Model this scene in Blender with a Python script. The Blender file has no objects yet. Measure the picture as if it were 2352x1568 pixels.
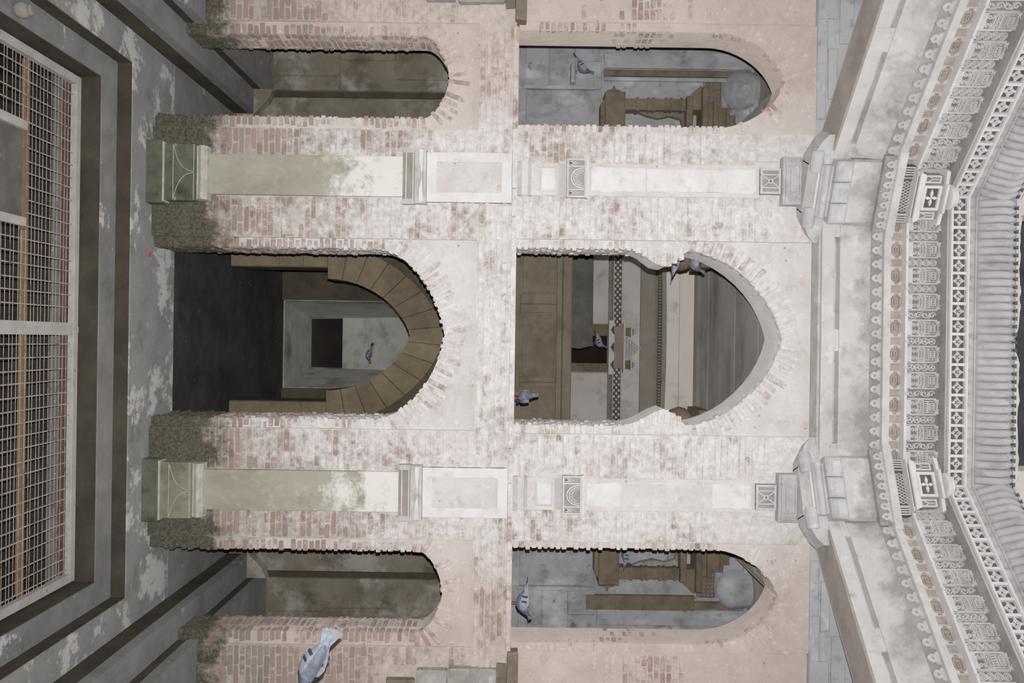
import bpy, bmesh, math, random
from mathutils import Vector, Matrix, noise as mnoise
from mathutils.geometry import tessellate_polygon

random.seed(7)
R = random.random
def U(a, b): return a + (b - a) * random.random()
scn = bpy.context.scene
COL = scn.collection

# ------------------------------------------------------------------ camera, sky, flash, exposure
FPX = 1900.0                      # focal length in pixels of the 2352-wide frame
XC = 0.056                        # camera stands a little right of the shaft's axis
ROLL = math.radians(0.8)
cd = bpy.data.cameras.new('camera')
cd.sensor_width = 36.0
cd.sensor_fit = 'HORIZONTAL'
cd.lens = FPX / 2352 * 36.0
cd.clip_start = 0.02
cam = bpy.data.objects.new('camera', cd)
COL.objects.link(cam)
ca, sa = math.cos(ROLL), math.sin(ROLL)
rx = Vector((-sa, 0, ca)); dn = Vector((ca, 0, sa)); up = -dn; bk = rx.cross(up)
cam.matrix_world = Matrix(((rx.x, up.x, bk.x, XC), (rx.y, up.y, bk.y, 0), (rx.z, up.z, bk.z, 0), (0, 0, 0, 1)))
scn.camera = cam

world = bpy.data.worlds.new('overcast_sky')
scn.world = world
world.use_nodes = True
bgn = world.node_tree.nodes['Background']
bgn.inputs[0].default_value = (0.90, 0.95, 1.0, 1)
bgn.inputs[1].default_value = 1.0

fl = bpy.data.lights.new('camera_flash', 'SPOT')
fl.energy = 3300
fl.spot_size = math.radians(118)
fl.spot_blend = 1.0
fl.shadow_soft_size = 0.02
fl.color = (0.99, 0.993, 1.0)
flo = bpy.data.objects.new('camera_flash', fl)
COL.objects.link(flo)
flo.location = (XC - 0.16, 0.0, 0.02)
flo.rotation_euler = (math.radians(94), 0, 0)

scn.view_settings.view_transform = 'Standard'
scn.view_settings.look = 'None'
scn.view_settings.exposure = 0.0
scn.view_settings.gamma = 1.0
scn.view_settings.use_curve_mapping = False
try:
    scn.cycles.max_bounces = 8
    scn.cycles.diffuse_bounces = 4
    scn.cycles.use_denoising = True
except Exception:
    pass

# ------------------------------------------------------------------ measured-point helper (real depth Y given)
def P(x, y, Y):
    dx, dy = x - 1176.0, y - 784.0
    u = -dx * sa + dy * ca
    v = dx * ca + dy * sa
    return Vector((XC + u * Y / FPX, Y, v * Y / FPX))

# ------------------------------------------------------------------ materials
def lin(c):
    r = []
    for k in c[:3]:
        k /= 255.0
        r.append(k / 12.92 if k <= 0.04045 else ((k + 0.055) / 1.055) ** 2.4)
    r = [0.74 * k ** 0.86 for k in r]
    return (r[0], r[1], r[2], 1.0)

class NT:
    def __init__(s, name, rough=0.9, spec=0.2, diff=0.2):
        m = bpy.data.materials.new(name); m.use_nodes = True
        s.m = m; s.t = m.node_tree; s.n = s.t.nodes; s.l = s.t.links
        s.b = s.n['Principled BSDF']
        s.b.inputs['Roughness'].default_value = rough
        if 'Diffuse Roughness' in s.b.inputs: s.b.inputs['Diffuse Roughness'].default_value = diff
        s.b.inputs['Specular IOR Level'].default_value = spec
        s.geo = s.n.new('ShaderNodeNewGeometry')
        s.pos = s.geo.outputs['Position']
    def objpos(s):
        tc = s.n.new('ShaderNodeTexCoord'); s.pos = tc.outputs['Object']
    def noise(s, scale, detail=4, rough=0.6, stretch=None, off=0.0):
        v = s.pos
        if stretch or off:
            mp = s.n.new('ShaderNodeMapping')
            s.l.new(v, mp.inputs['Vector'])
            mp.inputs['Scale'].default_value = stretch or (1, 1, 1)
            mp.inputs['Location'].default_value = (off, off * 1.7, off * 0.6)
            v = mp.outputs['Vector']
        t = s.n.new('ShaderNodeTexNoise')
        t.inputs['Scale'].default_value = scale
        t.inputs['Detail'].default_value = detail
        t.inputs['Roughness'].default_value = rough
        s.l.new(v, t.inputs['Vector'])
        return t.outputs['Fac']
    def rng(s, v, a, b, c=0.0, d=1.0):
        t = s.n.new('ShaderNodeMapRange')
        t.inputs['From Min'].default_value = a; t.inputs['From Max'].default_value = b
        t.inputs['To Min'].default_value = c; t.inputs['To Max'].default_value = d
        s.l.new(v, t.inputs['Value'])
        return t.outputs['Result']
    def math(s, op, a, b=None):
        t = s.n.new('ShaderNodeMath'); t.operation = op
        for i, v in enumerate((a, b)):
            if v is None: continue
            if isinstance(v, (int, float)): t.inputs[i].default_value = v
            else: s.l.new(v, t.inputs[i])
        return t.outputs[0]
    def sep(s):
        t = s.n.new('ShaderNodeSeparateXYZ'); s.l.new(s.geo.outputs['Position'], t.inputs[0])
        return t.outputs
    def ramp(s, v, stops):
        t = s.n.new('ShaderNodeValToRGB'); e = t.color_ramp.elements
        while len(e) < len(stops): e.new(0.5)
        for k, (p, c) in enumerate(stops):
            e[k].position = p; e[k].color = lin(c)
        s.l.new(v, t.inputs['Fac'])
        return t.outputs['Color']
    def mix(s, f, a, b):
        t = s.n.new('ShaderNodeMix'); t.data_type = 'RGBA'
        if isinstance(f, (int, float)): t.inputs['Factor'].default_value = f
        else: s.l.new(f, t.inputs['Factor'])
        for k, v in ((6, a), (7, b)):
            if isinstance(v, tuple): t.inputs[k].default_value = lin(v)
            else: s.l.new(v, t.inputs[k])
        return t.outputs[2]
    def rand(s):
        return s.n.new('ShaderNodeObjectInfo').outputs['Random']
    def speck(s, scale, size, seed=0.0):
        t = s.n.new('ShaderNodeTexVoronoi'); t.inputs['Scale'].default_value = scale
        s.l.new(s.pos, t.inputs['Vector'])
        near = s.rng(t.outputs['Distance'], size, size * 0.6)
        sp = s.n.new('ShaderNodeSeparateColor'); s.l.new(t.outputs['Color'], sp.inputs[0])
        pick = s.rng(sp.outputs[0], 0.55 + seed, 0.56 + seed)
        return s.math('MULTIPLY', near, pick)
    def done(s, col, bump=0.0, bscale=40.0, bdist=0.01):
        if isinstance(col, tuple): s.b.inputs['Base Color'].default_value = lin(col)
        else: s.l.new(col, s.b.inputs['Base Color'])
        if bump:
            bn = s.n.new('ShaderNodeBump'); bn.inputs['Strength'].default_value = bump
            bn.inputs['Distance'].default_value = bdist
            s.l.new(s.noise(bscale, 5, 0.65), bn.inputs['Height'])
            s.l.new(bn.outputs['Normal'], s.b.inputs['Normal'])
        return s.m

def stone(name, c0, c1, scale=3.0, stains=(), rnd=0.0, bump=0.35, bscale=45, rough=0.9, stretch=None, specks=(), diff=0.2):
    """Two-tone mottled stone; stains = (colour, scale, lo, hi, amount[, stretch]); rnd = piece-to-piece difference."""
    t = NT(name, rough, 0.2, diff)
    col = t.mix(t.rng(t.noise(scale, 6, 0.65, stretch), 0.35, 0.68), c0, c1)
    for k, st in enumerate(stains):
        f = t.rng(t.noise(st[1], 7, 0.68, st[5] if len(st) > 5 else None, 3.1 + k * 7.7), st[2], st[3], 0, st[4])
        col = t.mix(f, col, st[0])
    for (c, sc, sz, seed) in specks:
        col = t.mix(t.speck(sc, sz, seed), col, c)
    if rnd:
        hsv = t.n.new('ShaderNodeHueSaturation')
        t.l.new(t.rng(t.rand(), 0, 1, 1 - rnd, 1 + rnd * 0.7), hsv.inputs['Value'])
        t.l.new(col, hsv.inputs['Color']); col = hsv.outputs['Color']
    return t.done(col, bump, bscale)

def lime_fac(t, fine=True, bias=0.0):
    """Where old limewash still covers the masonry: patchy, scarce near the damp foot of the wall, pinker and thinner at the sides."""
    x, y, z = t.sep()
    zt = t.ramp_val(z)
    n1 = t.math('ADD', t.math('MULTIPLY', t.noise(1.9, 6, 0.66), 1.25), t.math('MULTIPLY', t.noise(13, 7, 0.74, None, 4.0), 1.15))
    v = t.math('ADD', t.math('ADD', n1, zt), bias)
    ax = t.math('ABSOLUTE', x)
    v = t.math('SUBTRACT', v, t.rng(ax, 1.9, 2.8, 0.0, 0.10))
    return v, ax, z

def ramp_val(t, z):
    fc = t.n.new('ShaderNodeFloatCurve')
    c = fc.mapping.curves[0]
    pts = [(-3.6, -0.34), (-2.9, -0.22), (-2.2, -0.06), (-1.5, 0.11), (-0.6, 0.17), (0.6, 0.14), (1.6, 0.18), (3.2, 0.30)]
    c.points[0].location = ((pts[0][0] + 4) / 8, pts[0][1] + 0.5)
    c.points[1].location = ((pts[-1][0] + 4) / 8, pts[-1][1] + 0.5)
    for p in pts[1:-1]:
        c.points.new((p[0] + 4) / 8, p[1] + 0.5)
    fc.mapping.update()
    t.l.new(t.rng(z, -4, 4), fc.inputs['Value'])
    return t.math('SUBTRACT', fc.outputs[0], 0.5)
NT.ramp_val = ramp_val

def masonry(name, brick):
    t = NT(name, 0.92, 0.15, 0.5)
    v, ax, z = lime_fac(t)
    if brick:
        base = t.ramp(t.rand(), [(0.0, (152, 127, 120)), (0.25, (170, 143, 135)), (0.5, (160, 141, 134)), (0.72, (141, 125, 121)), (0.9, (182, 162, 151)), (1.0, (128, 116, 111))])
        base = t.mix(t.rng(t.noise(60, 4, 0.7), 0.4, 0.7, 0, 0.35), base, (196, 172, 156))
        v = t.math('ADD', v, t.rng(t.rand(), 0, 1, -0.11, 0.11))
        lo, hi = 1.06, 1.36
    else:
        base = t.mix(t.rng(t.noise(30, 5, 0.7), 0.35, 0.65), (168, 160, 146), (200, 192, 178))
        lo, hi = 1.05, 1.40
    white = t.mix(t.rng(t.noise(14, 6, 0.72, None, 9.0), 0.35, 0.62), (208, 200, 196), (236, 232, 230))
    white = t.mix(t.rng(t.noise(3.0, 5, 0.6, None, 2.2), 0.52, 0.72, 0, 0.4), white, (212, 192, 183))
    white = t.mix(t.rng(ax, 1.9, 2.8, 0.0, 0.75), white, t.mix(t.rng(t.noise(16, 6, 0.7, None, 5.0), 0.35, 0.65), (196, 172, 160), (218, 200, 188)))
    col = t.mix(t.rng(v, lo, hi), base, white)
    col = t.mix(t.math('MULTIPLY', t.rng(t.noise(22, 4, 0.7, None, 12.0), 0.62, 0.74), 0.30), col, (150, 132, 122))
    moss = t.math('ADD', t.noise(5, 6, 0.7, None, 21.0), t.rng(z, -3.2, -2.5, 0.36, -0.25))
    col = t.mix(t.rng(moss, 0.52, 0.70, 0, 0.88), col, t.mix(t.rng(t.noise(40, 4, 0.7), 0.4, 0.62), (46, 45, 36), (90, 92, 72)))
    return t.done(col, 0.55 if brick else 0.6, 55 if brick else 38, 0.012)

M = {}
M['brick'] = masonry('limewashed_brick', True)
M['mortar'] = masonry('lime_mortar', False)
def plaster_mat():
    t = NT('old_lime_plaster', 0.93, 0.15, 0.7)
    x, y, z = t.sep()
    ax = t.math('ABSOLUTE', x)
    c = t.mix(t.rng(t.noise(2.4, 6, 0.68), 0.36, 0.66), (214, 207, 202), (231, 226, 223))
    pink = t.mix(t.rng(t.noise(2.2, 6, 0.66, None, 8.0), 0.36, 0.66), (196, 174, 162), (216, 198, 187))
    c = t.mix(t.rng(ax, 1.7, 2.6, 0.0, 0.85), c, pink)
    c = t.mix(t.rng(t.noise(7, 6, 0.7, None, 3.0), 0.55, 0.74, 0, 0.55), c, (178, 158, 146))
    c = t.mix(t.rng(t.noise(19, 5, 0.7, None, 6.0), 0.58, 0.68, 0, 0.6), c, (244, 240, 234))
    low = t.math('ADD', t.noise(3, 6, 0.7, None, 14.0), t.rng(z, -3.4, -1.7, 0.3, -0.25))
    c = t.mix(t.rng(low, 0.5, 0.72, 0, 0.75), c, t.mix(t.rng(t.noise(25, 4), 0.4, 0.6), (124, 112, 98), (164, 152, 134)))
    moss = t.math('ADD', t.noise(5, 6, 0.7, None, 21.0), t.rng(z, -3.2, -2.5, 0.36, -0.25))
    c = t.mix(t.rng(moss, 0.52, 0.70, 0, 0.88), c, t.mix(t.rng(t.noise(40, 4, 0.7), 0.4, 0.62), (46, 45, 36), (90, 92, 72)))
    c = t.mix(t.math('MULTIPLY', t.rng(t.noise(26, 5, 0.72, None, 17.0), 0.60, 0.72), 0.4), c, (150, 134, 124))
    c = t.mix(t.math('MULTIPLY', t.speck(9, 0.12, 0.2), 0.6), c, (150, 104, 88))
    return t.done(c, 0.55, 42, 0.012)
M['plaster'] = plaster_mat()
def shaft_mat():
    t = NT('greenish_shaft_stone', 0.85)
    x, y, z = t.sep()
    c = t.mix(t.rng(t.noise(2.6, 6, 0.65, (1, 1, 0.4)), 0.36, 0.66), (154, 148, 131), (180, 173, 158))
    c = t.mix(t.rng(t.noise(6, 6, 0.7, None, 3.0), 0.52, 0.70, 0, 0.6), c, (138, 134, 104))
    f = t.math('ADD', t.noise(3.2, 8, 0.72, None, 7.0), t.rng(z, -2.4, -1.3, -0.18, 0.22))
    c = t.mix(t.rng(f, 0.54, 0.66), c, (232, 228, 221))
    c = t.mix(t.rng(t.noise(9, 6, 0.7, None, 31.0), 0.54, 0.68, 0, 0.6), c, (190, 184, 172))
    m = t.math('ADD', t.noise(4, 6, 0.7, None, 11.0), t.rng(z, -3.7, -3.15, 0.42, -0.4))
    c = t.mix(t.rng(m, 0.52, 0.66, 0, 0.9), c, (58, 60, 48))
    return t.done(c, 0.3, 60, 0.006)
M['shaft'] = shaft_mat()
M['base_stone'] = stone('plinth_stone', (124, 122, 102), (156, 152, 130), 4, [((80, 82, 62), 5, 0.5, 0.68, 0.6)], bump=0.3)
M['plinth_dark'] = stone('damp_plinth_stone', (84, 85, 73), (110, 108, 93), 5, [((40, 42, 32), 6, 0.5, 0.7, 0.7)], bump=0.3)
M['pale_line'] = stone('worn_pale_edge', (168, 165, 150), (204, 200, 187), 12, bump=0.2)
M['white_stone'] = stone('limewashed_stone', (222, 218, 215), (236, 233, 231), 5, [((190, 182, 170), 7, 0.54, 0.7, 0.6)], bump=0.35)
M['capital'] = stone('pale_grey_capital_stone', (182, 179, 178), (204, 201, 199), 4, [((150, 146, 142), 5, 0.52, 0.7, 0.6), ((220, 216, 213), 6, 0.56, 0.66, 0.8)], bump=0.3)
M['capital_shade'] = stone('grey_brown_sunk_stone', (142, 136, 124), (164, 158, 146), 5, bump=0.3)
def beam_mat():
    t = NT('mottled_beam_stone', 0.9)
    x, y, z = t.sep()
    c = t.mix(t.rng(t.noise(1.8, 6, 0.65), 0.35, 0.68), (192, 187, 184), (212, 208, 205))
    c = t.mix(t.rng(t.noise(5, 6, 0.68, None, 4.0), 0.55, 0.68, 0, 0.7), c, (228, 225, 222))
    d = t.math('ADD', t.noise(2.4, 7, 0.68, None, 9.0), t.rng(z, 3.1, 3.42, -0.14, 0.10))  # brown-grey patches, denser towards the top of the beam
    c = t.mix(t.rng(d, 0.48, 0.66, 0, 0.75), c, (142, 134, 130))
    c = t.mix(t.rng(t.noise(6, 7, 0.7, None, 15.0), 0.58, 0.72, 0, 0.55), c, (124, 116, 110))
    return t.done(c, 0.4, 45)
M['beam'] = beam_mat()
M['beam_dark'] = stone('brown_grey_beam_stone', (150, 142, 132), (176, 168, 158), 3, [((178, 172, 166), 4, 0.54, 0.7, 0.7)], bump=0.35)  # brown-grey tone, darker than the beam faces
M['blue_wall'] = stone('bluish_grey_wall_stone', (176, 176, 178), (202, 201, 201), 2.0, [((212, 212, 212), 3, 0.53, 0.64, 0.8, (1, 1, 2.5)), ((104, 104, 106), 4, 0.56, 0.7, 0.6)], bump=0.45)
M['carve'] = stone('pale_carved_stone', (196, 190, 187), (216, 211, 208), 6, [((176, 168, 164), 6, 0.55, 0.72, 0.6), ((148, 140, 138), 3, 0.58, 0.72, 0.5)], bump=0.25, bscale=70)
M['carve_bright'] = stone('bright_carved_stone', (212, 207, 204), (228, 224, 221), 6, [((186, 178, 172), 8, 0.56, 0.72, 0.6)], bump=0.25, bscale=70)
M['petal'] = stone('grey_petal_stone', (186, 180, 177), (206, 201, 198), 7, [((160, 152, 148), 9, 0.54, 0.7, 0.6)], bump=0.25)
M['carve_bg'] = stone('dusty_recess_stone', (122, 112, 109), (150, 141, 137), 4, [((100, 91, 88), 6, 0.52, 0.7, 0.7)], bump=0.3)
M['recess'] = stone('recess_shade_stone', (84, 74, 72), (112, 101, 99), 7, bump=0.2)  # recess darkness is put into this colour, since the flash lights the backings
M['diamond'] = stone('brown_band_stone', (164, 152, 142), (188, 177, 167), 6, [((118, 106, 96), 9, 0.52, 0.7, 0.6)], bump=0.3)
M['soot'] = stone('sooty_soffit_stone', (146, 140, 138), (176, 170, 167), 2.5, [((110, 104, 96), 4, 0.52, 0.7, 0.7)], bump=0.3)
M['lotus'] = stone('grey_lotus_stone', (174, 168, 168), (200, 194, 195), 4, [((122, 114, 114), 9, 0.52, 0.7, 0.55, (1, 1, 0.3))], bump=0.25, rough=0.7)
M['tread'] = stone('grey_step_stone', (122, 121, 120), (146, 145, 143), 2.2, [((98, 98, 98), 3.2, 0.5, 0.7, 0.6), ((214, 210, 206), 2.1, 0.625, 0.66, 0.85)], bump=0.4, specks=[((225, 222, 220), 16, 0.10, 0.32)])
M['ledge'] = stone('pale_stained_ledge', (136, 134, 132), (158, 156, 152), 2.2, [((214, 210, 204), 2.6, 0.53, 0.58, 0.85), ((100, 96, 88), 4, 0.56, 0.7, 0.6)], bump=0.45, specks=[((228, 225, 222), 14, 0.11, 0.32)])
M['riser'] = stone('damp_brown_riser', (58, 52, 44), (78, 71, 60), 3, [((92, 88, 80), 7, 0.6, 0.74, 0.5)], bump=0.4)
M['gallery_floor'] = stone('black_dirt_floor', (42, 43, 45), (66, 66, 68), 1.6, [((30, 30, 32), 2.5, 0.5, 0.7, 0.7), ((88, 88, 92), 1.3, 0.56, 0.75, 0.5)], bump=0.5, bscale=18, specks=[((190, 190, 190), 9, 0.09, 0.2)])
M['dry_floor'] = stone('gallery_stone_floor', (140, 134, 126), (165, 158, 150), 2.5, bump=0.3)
M['ochre'] = stone('brown_ochre_ashlar', (116, 102, 80), (142, 126, 100), 2.0, [((92, 80, 62), 3, 0.5, 0.72, 0.7), ((150, 140, 120), 5, 0.58, 0.72, 0.5)], rnd=0.10, bump=0.4)
M['dim_stone'] = stone('grey_brown_niche_wall', (118, 107, 90), (146, 136, 121), 1.8, [((84, 74, 58), 2.2, 0.5, 0.66, 0.8), ((172, 168, 160), 1.8, 0.52, 0.62, 0.8)], rnd=0.05, bump=0.4)
M['tunnel'] = stone('pale_grey_passage_stone', (184, 181, 172), (214, 211, 203), 1.8, [((110, 104, 92), 1.6, 0.5, 0.70, 0.8)], bump=0.4)
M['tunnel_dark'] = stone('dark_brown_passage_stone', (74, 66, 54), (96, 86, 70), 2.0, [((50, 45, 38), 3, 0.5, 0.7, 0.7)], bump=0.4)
M['black'] = stone('black_hollow_shade', (26, 21, 19), (38, 31, 27), 3, bump=0.3)  # black put into the colour for the darkness inside openings
M['gallery_wall'] = stone('blue_grey_gallery_wall', (160, 160, 163), (186, 186, 189), 1.6, [((118, 116, 114), 3.5, 0.5, 0.68, 0.75), ((214, 215, 218), 2.6, 0.53, 0.66, 0.8, (1, 1, 0.5)), ((108, 96, 80), 2.6, 0.60, 0.66, 0.85)], rnd=0.05, bump=0.35)
M['niche_brown'] = stone('brown_niche_stone', (112, 98, 80), (138, 122, 102), 5, [((86, 76, 62), 6, 0.5, 0.7, 0.7)], rnd=0.06, bump=0.35)
M['parapet'] = stone('brown_parapet_stone', (112, 101, 82), (134, 122, 102), 2.5, [((90, 80, 64), 4, 0.5, 0.7, 0.6), ((150, 154, 150), 1.7, 0.66, 0.68, 0.7)], rnd=0.05, bump=0.35)
M['slab_dark'] = stone('speckled_grey_slab', (92, 89, 84), (116, 112, 106), 5, specks=[((190, 188, 184), 22, 0.14, 0.25)], bump=0.4)
M['pale_far'] = stone('pale_far_wall_stone', (206, 198, 189), (228, 221, 213), 1.8, [((140, 128, 114), 2.5, 0.52, 0.7, 0.6)], bump=0.35)
M['brown_far'] = stone('brown_far_band_stone', (144, 132, 118), (170, 158, 144), 2, bump=0.35)
M['plank'] = stone('grey_ceiling_slab', (146, 140, 132), (172, 166, 158), 1.6, [((88, 80, 70), 2.2, 0.5, 0.72, 0.7, (0.3, 1, 1))], rnd=0.16, bump=0.35, diff=0.5)
M['rose_beam'] = stone('pale_rose_beam', (244, 231, 220), (251, 242, 233), 2, [((176, 150, 136), 2.6, 0.55, 0.7, 0.6)], bump=0.35)
M['frame_metal'] = stone('flaking_white_paint', (176, 171, 162), (198, 193, 184), 8, [((128, 104, 88), 14, 0.62, 0.7, 0.8)], bump=0.2, rough=0.6)
M['rod'] = stone('rust_flecked_rod', (176, 160, 144), (200, 186, 172), 10, [((122, 88, 68), 18, 0.52, 0.64, 0.85)], bump=0.1, rough=0.6)
M['rust'] = stone('rusty_iron', (122, 96, 74), (146, 118, 94), 10, bump=0.3, rough=0.7)
M['rust_dark'] = stone('dark_rusty_iron', (84, 62, 52), (104, 80, 68), 10, bump=0.3, rough=0.7)
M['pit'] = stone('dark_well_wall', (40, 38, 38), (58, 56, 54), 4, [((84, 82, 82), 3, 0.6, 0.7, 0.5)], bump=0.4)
M['pit_pale'] = stone('pale_well_course', (104, 102, 100), (134, 132, 130), 5, bump=0.4, specks=[((236, 236, 240), 20, 0.16, 0.2)])
M['brown_block'] = stone('brown_stub_stone', (120, 107, 92), (144, 130, 114), 3, [((92, 82, 66), 5, 0.5, 0.7, 0.7), ((170, 162, 146), 5, 0.6, 0.7, 0.6)], bump=0.4)
M['grey_block'] = stone('grey_block_stone', (150, 146, 140), (182, 177, 170), 3, [((116, 110, 98), 4, 0.53, 0.7, 0.6), ((206, 200, 194), 5, 0.58, 0.68, 0.7)], rnd=0.08, bump=0.4)
M['shaft_wall'] = stone('plain_shaft_wall', (170, 156, 146), (196, 182, 172), 2, bump=0.4)
M['upper_dark'] = stone('dark_upper_wall', (54, 52, 56), (78, 74, 76), 2.5, [((96, 100, 112), 3, 0.56, 0.7, 0.6)], bump=0.3)  # dark grey tone over the whole wall, lightly mottled
M['cream'] = stone('cream_upper_pier', (206, 196, 176), (224, 216, 200), 3, bump=0.25)
M['red'] = stone('red_cloth_scrap', (206, 60, 44), (226, 84, 60), 20, bump=0.2)
M['litter'] = stone('white_litter', (220, 220, 222), (238, 238, 240), 20, bump=0.1, rough=0.5)
def feather(name, c0, c1, scale=9):
    t = NT(name, 0.7, 0.3); t.objpos()
    return t.done(t.mix(t.rng(t.noise(scale * 3, 5, 0.7), 0.38, 0.64), c0, c1), 0.25, 120, 0.004)
M['feather'] = feather('blue_grey_feathers', (92, 98, 110), (128, 134, 148))
M['feather_pale'] = feather('pale_grey_feathers', (132, 138, 150), (166, 171, 182))
M['feather_dark'] = feather('dark_slate_feathers', (48, 54, 70), (70, 76, 94))
M['feather_neck'] = feather('greenish_neck_feathers', (72, 84, 96), (104, 104, 122))
M['beak'] = stone('dark_beak', (58, 54, 54), (80, 74, 72), 20, bump=0)
M['eye'] = stone('orange_eye', (150, 70, 30), (170, 84, 36), 30, bump=0, rough=0.2)
M['foot'] = stone('pink_foot', (168, 88, 84), (188, 104, 98), 30, bump=0)

# ------------------------------------------------------------------ mesh builder
class MB:
    def __init__(s): s.v = []; s.f = []
    def add(s, vs, fs):
        o = len(s.v); s.v += [tuple(p) for p in vs]; s.f += [tuple(i + o for i in f) for f in fs]
        return s
    def box(s, x0, x1, y0, y1, z0, z1):
        return s.add([(x0, y0, z0), (x1, y0, z0), (x1, y1, z0), (x0, y1, z0), (x0, y0, z1), (x1, y0, z1), (x1, y1, z1), (x0, y1, z1)],
                     [(0, 1, 5, 4), (1, 2, 6, 5), (2, 3, 7, 6), (3, 0, 4, 7), (4, 5, 6, 7), (3, 2, 1, 0)])
    def cbox(s, x0, x1, y0, y1, z0, z1, c):
        """box whose front (y0) edges are chamfered by c"""
        return s.add([(x0, y0 + c, z0), (x1, y0 + c, z0), (x1, y1, z0), (x0, y1, z0), (x0, y0 + c, z1), (x1, y0 + c, z1), (x1, y1, z1), (x0, y1, z1),
                      (x0 + c, y0, z0 + c), (x1 - c, y0, z0 + c), (x1 - c, y0, z1 - c), (x0 + c, y0, z1 - c)],
                     [(8, 9, 10, 11), (0, 1, 9, 8), (1, 5, 10, 9), (5, 4, 11, 10), (4, 0, 8, 11), (1, 2, 6, 5), (2, 3, 7, 6), (3, 0, 4, 7), (4, 5, 6, 7), (3, 2, 1, 0)])
    def prism(s, poly, y0, y1, holes=()):
        """(x, z) polygon with holes, extruded from y0 (front) to y1"""
        loops = [list(poly)] + [list(h) for h in holes]
        flat = [p for l in loops for p in l]
        tris = tessellate_polygon([[Vector((p[0], p[1], 0)) for p in l] for l in loops])
        n = len(flat)
        fs = [tuple(t) for t in tris] + [tuple(i + n for i in reversed(t)) for t in tris]
        o = 0
        for l in loops:
            m = len(l)
            for i in range(m):
                a, b = o + i, o + (i + 1) % m
                fs.append((a, b, b + n, a + n))
            o += m
        return s.add([(p[0], y0, p[1]) for p in flat] + [(p[0], y1, p[1]) for p in flat], fs)
    def ribbon(s, pts, w, y0, y1, closed=False):
        """raised strip along (x, z) points: front y0, back y1"""
        n = len(pts); L = []; Rr = []
        for i in range(n):
            a = pts[i - 1] if (i > 0 or closed) else pts[i]
            b = pts[(i + 1) % n] if (i < n - 1 or closed) else pts[i]
            dx, dz = b[0] - a[0], b[1] - a[1]
            l = math.hypot(dx, dz) or 1
            nx, nz = -dz / l * w / 2, dx / l * w / 2
            L.append((pts[i][0] + nx, pts[i][1] + nz)); Rr.append((pts[i][0] - nx, pts[i][1] - nz))
        vs = [(p[0], y0, p[1]) for p in L] + [(p[0], y0, p[1]) for p in Rr] + [(p[0], y1, p[1]) for p in L] + [(p[0], y1, p[1]) for p in Rr]
        fs = []
        for i in range(n if closed else n - 1):
            j = (i + 1) % n
            fs += [(i, j, n + j, n + i), (i, 2 * n + i, 2 * n + j, j), (n + i, n + j, 3 * n + j, 3 * n + i)]
        if not closed:
            fs += [(0, n, 3 * n, 2 * n), (n - 1, 2 * n - 1 + 0, 4 * n - 1, 3 * n - 1)]
        return s.add(vs, fs)
    def ring(s, x, z, r, w, y0, y1, n=12):
        return s.ribbon([(x + r * math.cos(k * 2 * math.pi / n), z + r * math.sin(k * 2 * math.pi / n)) for k in range(n)], w, y0, y1, True)
    def rect(s, x0, x1, z0, z1, w, y0, y1):
        h = w / 2
        s.box(x0, x1, y0, y1, z0, z0 + w); s.box(x0, x1, y0, y1, z1 - w, z1)
        s.box(x0, x0 + w, y0, y1, z0 + w, z1 - w); s.box(x1 - w, x1, y0, y1, z0 + w, z1 - w)
        return s
    def extrude_x(s, prof, x0, x1):
        """closed (y, z) profile along x; x0/x1 may be functions of (y, z)"""
        n = len(prof)
        fa = x0 if callable(x0) else (lambda y, z: x0)
        fb = x1 if callable(x1) else (lambda y, z: x1)
        vs = [(fa(y, z), y, z) for y, z in prof] + [(fb(y, z), y, z) for y, z in prof]
        tris = tessellate_polygon([[Vector((y, z, 0)) for y, z in prof]])
        fs = [tuple(t) for t in tris] + [tuple(i + n for i in reversed(t)) for t in tris]
        fs += [(i, (i + 1) % n, n + (i + 1) % n, n + i) for i in range(n)]
        return s.add(vs, fs)
    def loft(s, rings, cap=True):
        n = len(rings[0]); vs = [p for r in rings for p in r]; fs = []
        for k in range(len(rings) - 1):
            for i in range(n):
                j = (i + 1) % n
                fs.append((k * n + i, k * n + j, (k + 1) * n + j, (k + 1) * n + i))
        if cap:
            fs.append(tuple(range(n - 1, -1, -1))); fs.append(tuple((len(rings) - 1) * n + i for i in range(n)))
        return s.add(vs, fs)
    def lathe(s, prof, cx=0, cy=0, n=20, a0=0.0, a1=2 * math.pi):
        full = abs(a1 - a0 - 2 * math.pi) < 1e-6
        m = n if full else n + 1
        rings = []
        for r, z in prof:
            rings.append([(cx + r * math.cos(a0 + (a1 - a0) * k / n), cy + r * math.sin(a0 + (a1 - a0) * k / n), z) for k in range(m)])
        o = len(s.v)
        s.v += [p for r in rings for p in r]
        for k in range(len(rings) - 1):
            for i in range(m if full else m - 1):
                j = (i + 1) % m
                s.f.append((o + k * m + i, o + k * m + j, o + (k + 1) * m + j, o + (k + 1) * m + i))
        s.f.append(tuple(o + i for i in range(m - 1, -1, -1))); s.f.append(tuple(o + (len(rings) - 1) * m + i for i in range(m)))
        return s
    def tube(s, a, b, r, n=6, r2=None):
        a, b = Vector(a), Vector(b); d = (b - a).normalized()
        u = d.orthogonal().normalized(); w = d.cross(u)
        return s.loft([[p + (u * math.cos(k * 2 * math.pi / n) + w * math.sin(k * 2 * math.pi / n)) * q for k in range(n)] for p, q in ((a, r), (b, r if r2 is None else r2))])
    def ball(s, c, rx, ry, rz, n=12, m=8):
        rings = []
        for k in range(1, m):
            t = math.pi * k / m
            rings.append([(c[0] + rx * math.sin(t) * math.cos(a * 2 * math.pi / n), c[1] + ry * math.sin(t) * math.sin(a * 2 * math.pi / n), c[2] - rz * math.cos(t)) for a in range(n)])
        return s.loft(rings)
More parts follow.
